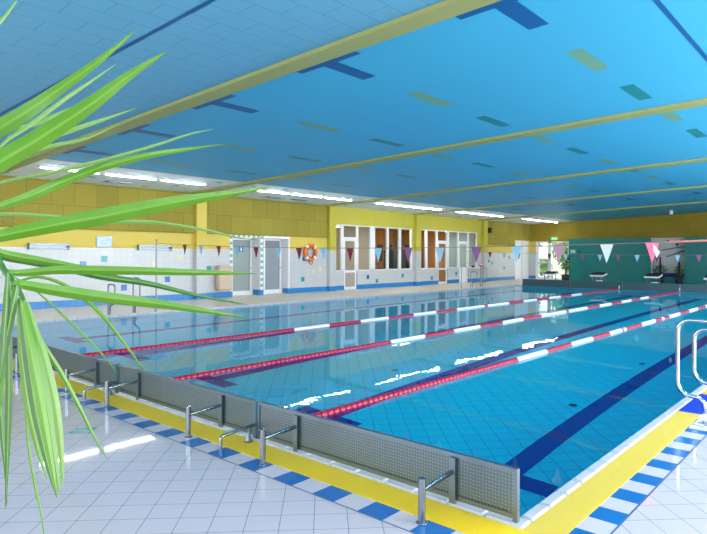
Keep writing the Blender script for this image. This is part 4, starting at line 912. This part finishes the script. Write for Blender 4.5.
# ---------------------------------------------------------------- palm in the foreground
M['palm'] = mat('fresh_palm_leaf', (.085, .235, .005), .38, noise=.25, nscale=14)
M['palm_dark'] = mat('deeper_palm_leaf', (.02, .12, .008), .38, noise=.25, nscale=14)
M['palm_pale'] = mat('pale_palm_leaf', (.17, .31, .07), .45, noise=.12, nscale=14)
for k_ in ('palm', 'palm_dark', 'palm_pale'):
    m_ = M[k_].node_tree.nodes['Principled BSDF']
    m_.inputs['Subsurface Weight'].default_value = 0
PALM_LEAFLETS = [
 ([[-1.2037, 0.2823, 1.8157], [-1.1913, 0.3376, 1.8923], [-1.2, 0.3745, 1.9406], [-1.2124, 0.4081, 1.9986]], 0.0107, 0.3),
 ([[-1.1636, 0.2896, 1.6656], [-1.155, 0.3424, 1.7224], [-1.1471, 0.3945, 1.7685], [-1.143, 0.4433, 1.8152], [-1.1151, 0.5129, 1.8853], [-1.095, 0.5757, 1.9571]], 0.027, 0.25),
 ([[-1.1204, 0.287, 1.6178], [-1.1035, 0.3417, 1.6709], [-1.0858, 0.397, 1.7169], [-1.0519, 0.4664, 1.7812], [-1.0279, 0.5273, 1.8434], [-1.0049, 0.5872, 1.8974]], 0.033, 0.28),
 ([[-1.2224, 0.3312, 1.653], [-1.2318, 0.3897, 1.7267], [-1.2512, 0.4393, 1.7694], [-1.2568, 0.5009, 1.8292], [-1.2646, 0.5606, 1.8826], [-1.2722, 0.6205, 1.9369]], 0.0119, 0.5),
 ([[-1.2361, 0.3196, 1.6938], [-1.253, 0.388, 1.7459], [-1.2709, 0.4553, 1.7768], [-1.2991, 0.5138, 1.8137], [-1.3183, 0.5801, 1.8552]], 0.0119, 0.5),
 ([[-1.2223, 0.3312, 1.6317], [-1.2245, 0.3958, 1.6839], [-1.2363, 0.452, 1.7364], [-1.2365, 0.5182, 1.7725], [-1.2402, 0.5813, 1.8044], [-1.2384, 0.6493, 1.8403]], 0.0139, 0.5),
 ([[-1.2877, 0.3409, 1.6649], [-1.2867, 0.4247, 1.707], [-1.3012, 0.495, 1.7423], [-1.31, 0.5702, 1.7692], [-1.3134, 0.6503, 1.8159]], 0.0104, 0.5),
 ([[-1.164, 0.3154, 1.6094], [-1.1821, 0.3661, 1.6444], [-1.1681, 0.4445, 1.6693], [-1.1478, 0.5284, 1.6999], [-1.1211, 0.6179, 1.7366], [-1.104, 0.6991, 1.7735], [-1.1083, 0.7616, 1.7949]], 0.0097, 0.4),
 ([[-1.0996, 0.3049, 1.5841], [-1.1095, 0.3437, 1.5984], [-1.1106, 0.3901, 1.6187], [-1.109, 0.4389, 1.6457], [-1.0921, 0.5009, 1.678], [-1.0543, 0.5811, 1.7084], [-1.0281, 0.6511, 1.7265], [-1.0075, 0.7163, 1.7433]], 0.0236, 0.35),
 ([[-1.2591, 0.3652, 1.585], [-1.2661, 0.3922, 1.5942], [-1.2501, 0.4392, 1.5942], [-1.2382, 0.4826, 1.592], [-1.2015, 0.5473, 1.5838], [-1.1435, 0.6307, 1.5856], [-1.0868, 0.7128, 1.5726], [-1.0513, 0.7765, 1.5567], [-1.0336, 0.8248, 1.5511]], 0.0122, 0.4),
 ([[-1.0299, 0.2988, 1.5397], [-1.0448, 0.3237, 1.5467], [-1.0159, 0.3867, 1.5641], [-0.9832, 0.4529, 1.5808], [-0.947, 0.5222, 1.6001], [-0.9137, 0.5889, 1.6168], [-0.8839, 0.6525, 1.6306], [-0.8555, 0.715, 1.6451]], 0.0271, 0.4),
 ([[-1.1406, 0.3353, 1.5487], [-1.1571, 0.3586, 1.5165], [-1.1486, 0.4037, 1.5059], [-1.138, 0.4506, 1.4966], [-1.1108, 0.5119, 1.4774], [-1.066, 0.5883, 1.4613], [-1.0176, 0.6679, 1.4365], [-0.9686, 0.748, 1.4166]], 0.0223, 0.35),
 ([[-1.0559, 0.316, 1.5341], [-1.0733, 0.3326, 1.5216], [-1.0752, 0.3626, 1.5135], [-1.0631, 0.4048, 1.5051], [-1.0425, 0.4543, 1.4946], [-1.0198, 0.5056, 1.48]], 0.0184, 0.4),
 ([[-1.0066, 0.3187, 1.4926], [-1.0168, 0.3429, 1.4888], [-0.9957, 0.3943, 1.4931], [-0.947, 0.4695, 1.492], [-0.8945, 0.548, 1.4892], [-0.8579, 0.6128, 1.487], [-0.8371, 0.6638, 1.4855]], 0.0198, 0.4),
 ([[-0.974, 0.3204, 1.4739], [-0.9871, 0.3399, 1.4712], [-0.971, 0.3846, 1.4608], [-0.9346, 0.4469, 1.4484], [-0.8953, 0.5118, 1.4371], [-0.8593, 0.5738, 1.4237], [-0.8245, 0.6347, 1.4096]], 0.0257, 0.4),
 ([[-0.9341, 0.3151, 1.4554], [-0.9197, 0.3142, 1.4249], [-0.9042, 0.3141, 1.3839], [-0.8834, 0.3184, 1.3023], [-0.8608, 0.3244, 1.2365], [-0.8396, 0.3292, 1.1886]], 0.0181, 0.5),
 ([[-0.9516, 0.3264, 1.4509], [-0.9383, 0.3272, 1.4195], [-0.9216, 0.3307, 1.38], [-0.9006, 0.3379, 1.3026], [-0.8831, 0.3421, 1.2338], [-0.8679, 0.3443, 1.1804]], 0.0201, 0.5),
 ([[-0.981, 0.3406, 1.444], [-0.9695, 0.345, 1.411], [-0.9546, 0.3524, 1.3708], [-0.9363, 0.3626, 1.2994], [-0.9237, 0.3677, 1.2256], [-0.9169, 0.368, 1.1704]], 0.0196, 0.5),
 ([[-0.91, 0.3095, 1.4513], [-0.8968, 0.3102, 1.4241], [-0.8826, 0.3116, 1.3865], [-0.8632, 0.3175, 1.3129], [-0.845, 0.3222, 1.2475], [-0.8291, 0.3251, 1.1981]], 0.0151, 0.5),
 ([[-0.9693, 0.3243, 1.4531], [-0.9624, 0.3247, 1.4134], [-0.9555, 0.3251, 1.3622], [-0.9429, 0.3303, 1.2895], [-0.9282, 0.3374, 1.2322], [-0.9137, 0.3444, 1.1899]], 0.0132, 0.5),
 ([[-1.1016, 0.3685, 1.4609], [-1.104, 0.3881, 1.4015], [-1.098, 0.4151, 1.3472], [-1.0939, 0.4404, 1.2983], [-1.0863, 0.4686, 1.2336], [-1.0836, 0.4927, 1.1779], [-1.0845, 0.5136, 1.1373]], 0.0107, 0.4),
 ([[-1.1621, 0.3823, 1.4668], [-1.1595, 0.4243, 1.4764], [-1.149, 0.473, 1.4548], [-1.1359, 0.5237, 1.4051], [-1.128, 0.5698, 1.3409], [-1.1259, 0.611, 1.2816]], 0.0095, 0.5),
 ([[-1.2232, 0.3956, 1.4791], [-1.2418, 0.4455, 1.4483], [-1.2417, 0.5113, 1.3805], [-1.245, 0.5741, 1.3115], [-1.2646, 0.623, 1.2549]], 0.0051, 0.5),
 ([[-0.9474, 0.3038, 1.4927], [-0.9416, 0.3007, 1.4672], [-0.9358, 0.2977, 1.4392], [-0.931, 0.2937, 1.4045], [-0.9262, 0.2897, 1.3634], [-0.9254, 0.2821, 1.3159]], 0.0127, 0.4),
 ([[-0.9375, 0.3123, 1.4741], [-0.934, 0.3073, 1.4529], [-0.9325, 0.3004, 1.4179], [-0.9319, 0.2927, 1.3764], [-0.9324, 0.2842, 1.3424], [-0.9358, 0.273, 1.302]], 0.0155, 0.35),
 ([[-1.0017, 0.3227, 1.4484], [-0.9969, 0.3212, 1.3881], [-0.9919, 0.3197, 1.3132], [-0.9882, 0.3173, 1.254], [-0.9846, 0.3148, 1.1954], [-0.9814, 0.3119, 1.1387]], 0.0136, 0.35),
 ([[-1.0612, 0.3375, 1.4686], [-1.0587, 0.3339, 1.3967], [-1.0573, 0.3293, 1.3175], [-1.0511, 0.3289, 1.239], [-1.0427, 0.3306, 1.1849], [-1.0354, 0.3312, 1.1234]], 0.0095, 0.45),
 ([[-1.0963, 0.3729, 1.4237], [-1.0931, 0.3751, 1.3221], [-1.0872, 0.3794, 1.2037], [-1.0791, 0.386, 1.136], [-1.0684, 0.3949, 1.0684], [-1.0629, 0.3993, 1.0007]], 0.0051, 0.5),
 ([[-0.9985, 0.3257, 1.482], [-1.0049, 0.3197, 1.4027], [-1.0134, 0.3116, 1.2961], [-1.0218, 0.3036, 1.1741], [-1.0259, 0.2995, 1.0827]], 0.0152, 0.4),
]
PALM_RACHIS = [[-1.8425, 0.186, 0.8166], [-1.7779, 0.1795, 1.4147], [-1.6135, 0.1925, 1.9104], [-1.4639, 0.217, 2.0363], [-1.325, 0.2441, 1.9332], [-1.2228, 0.2657, 1.8122], [-1.1545, 0.2845, 1.7051], [-1.0881, 0.3017, 1.5962], [-1.0237, 0.3172, 1.5046], [-0.9816, 0.327, 1.4689], [-0.9625, 0.3301, 1.4472]]

M['midrib'] = mat('pale_midrib', (.14, .31, .03), .4)
palm = thing('potted_palm', 'tall potted palm arching in from the left with long narrow green leaves', 'palm', (-1.84, .19, 0))
def crspline(P, per=6):
    P = [Vector(p) for p in P]; out = []
    for i in range(len(P)-1):
        a, b_, c_, d = P[max(i-1, 0)], P[i], P[i+1], P[min(i+2, len(P)-1)]
        for k in range(per):
            t_ = k/per; out.append(.5*((2*b_)+(c_-a)*t_+(2*a-5*b_+4*c_-d)*t_**2+(3*b_-a-3*c_+d)*t_**3))
    out.append(P[-1]); return out
def leaf_blade(pts, width, wp, m, parent, fold=.35, ribs=1):
    C_ = crspline(pts); n = len(C_); q = MB(); vs = []; eye = Vector((0, 0, EYE))
    side = None
    for i, p in enumerate(C_):
        f = i/(n-1); t_ = (C_[min(i+1, n-1)]-C_[max(i-1, 0)]).normalized()
        view = (p-eye).normalized() if i == 0 else view0
        view0 = view
        s = t_.cross(view).normalized()
        if side is not None and s.dot(side) < 0: s = -s
        side = s; nn = s.cross(t_).normalized()
        g = (f/wp)**.55*.75+.25 if f < wp else max(0, 1-((f-wp)/(1-wp))**1.7)
        w = width*(.36 if width < .027 else .5)*min(1, g)+.0003
        th = .0006
        vs += [p-s*w+nn*w*fold, p-s*w*.16-nn*th+nn*w*fold*.14, p-nn*th, p+s*w*.16-nn*th+nn*w*fold*.14, p+s*w+nn*w*fold, p+s*w*.16+nn*th+nn*w*fold*.18, p+nn*th*1.5, p-s*w*.16+nn*th+nn*w*fold*.18]
    fs = []
    for i in range(n-1):
        for k in range(8): fs.append((i*8+k, i*8+(k+1) % 8, (i+1)*8+(k+1) % 8, (i+1)*8+k))
    fs += [tuple(range(8))[::-1], tuple((n-1)*8+k for k in range(8))]
    q.add(vs, fs, 0, True)
    for j in range(8*(n-1)):
        if j % 8 in (1, 2, 5, 6): q.m[j] = 1
    for j in range(len(q.sm)): q.sm[j] = False
    return q.build('leaflet', [m, M['midrib']], parent)
q = MB(); R0 = crspline(PALM_RACHIS[1:], 5); nR = len(R0); q.tube(R0, [.011-.008*i/(nR-1) for i in range(nR)], 10)
q.build('rachis', M['palm_dark'], palm)
for i, (pts, w, wp) in enumerate(PALM_LEAFLETS):
    m_ = M['palm_pale'] if i in (0, 3, 4, 5, 6, 7, 9, 17) else (M['palm_dark'] if i in (11, 15, 23, 24, 25, 26) else M['palm'])
    leaf_blade(pts, w, wp, m_, palm, fold=.55)
q = MB()
px, py = -1.84, .19
for k in range(5):
    a = k*1.3; q.tube([(px+.05*math.cos(a), py+.05*math.sin(a), .42), (px+.04*math.cos(a), py+.04*math.sin(a), .9), (px+.04*math.cos(a)+.03, py+.03*math.sin(a), 1.42)], [.024, .019, .012], 8)
q.build('cane', mat('green_cane', (.13, .24, .06), .5), palm)
q = MB(); q.lathe([(.16, .0), (.19, .01), (.24, .42), (.26, .43), (.26, .46), (.235, .46), (.22, .40)], (px, py, 0), n=28); q.build('pot', mat('grey_planter', (.25, .26, .28), .5), palm)
# fronds arching away from the picture
for k, ang in enumerate((150, 215, 270)):
    a = math.radians(ang); base = Vector((px, py, 1.40)); dr = Vector((math.cos(a), math.sin(a), 0)); F = [base+dr*(.08+.22*i)+Vector((0, 0, .26*i-.055*i*i)) for i in range(6)]
    F = crspline(F, 4); q = MB(); q.tube(F, [.010-.007*i/(len(F)-1) for i in range(len(F))], 8); fr = q.build('frond', M['palm_dark'], palm)
    q = MB()
    for i in range(3, len(F)-1):
        for sg in (-1, 1):
            sd = dr.cross(Vector((0, 0, 1)))*sg; P0 = F[i]; L_ = .34*math.sin(math.pi*(i+2)/(len(F)+4)); tip = P0+sd*L_*.8+dr*L_*.5-Vector((0, 0, L_*.25)); mid = (P0+tip)/2+Vector((0, 0, .03)); w = dr*.012
            q.add([P0, mid-w, tip, mid+w], [(0, 1, 2, 3)])
    fo = q.build('frond_leaflets', M['palm'], fr); fo['kind'] = 'stuff'
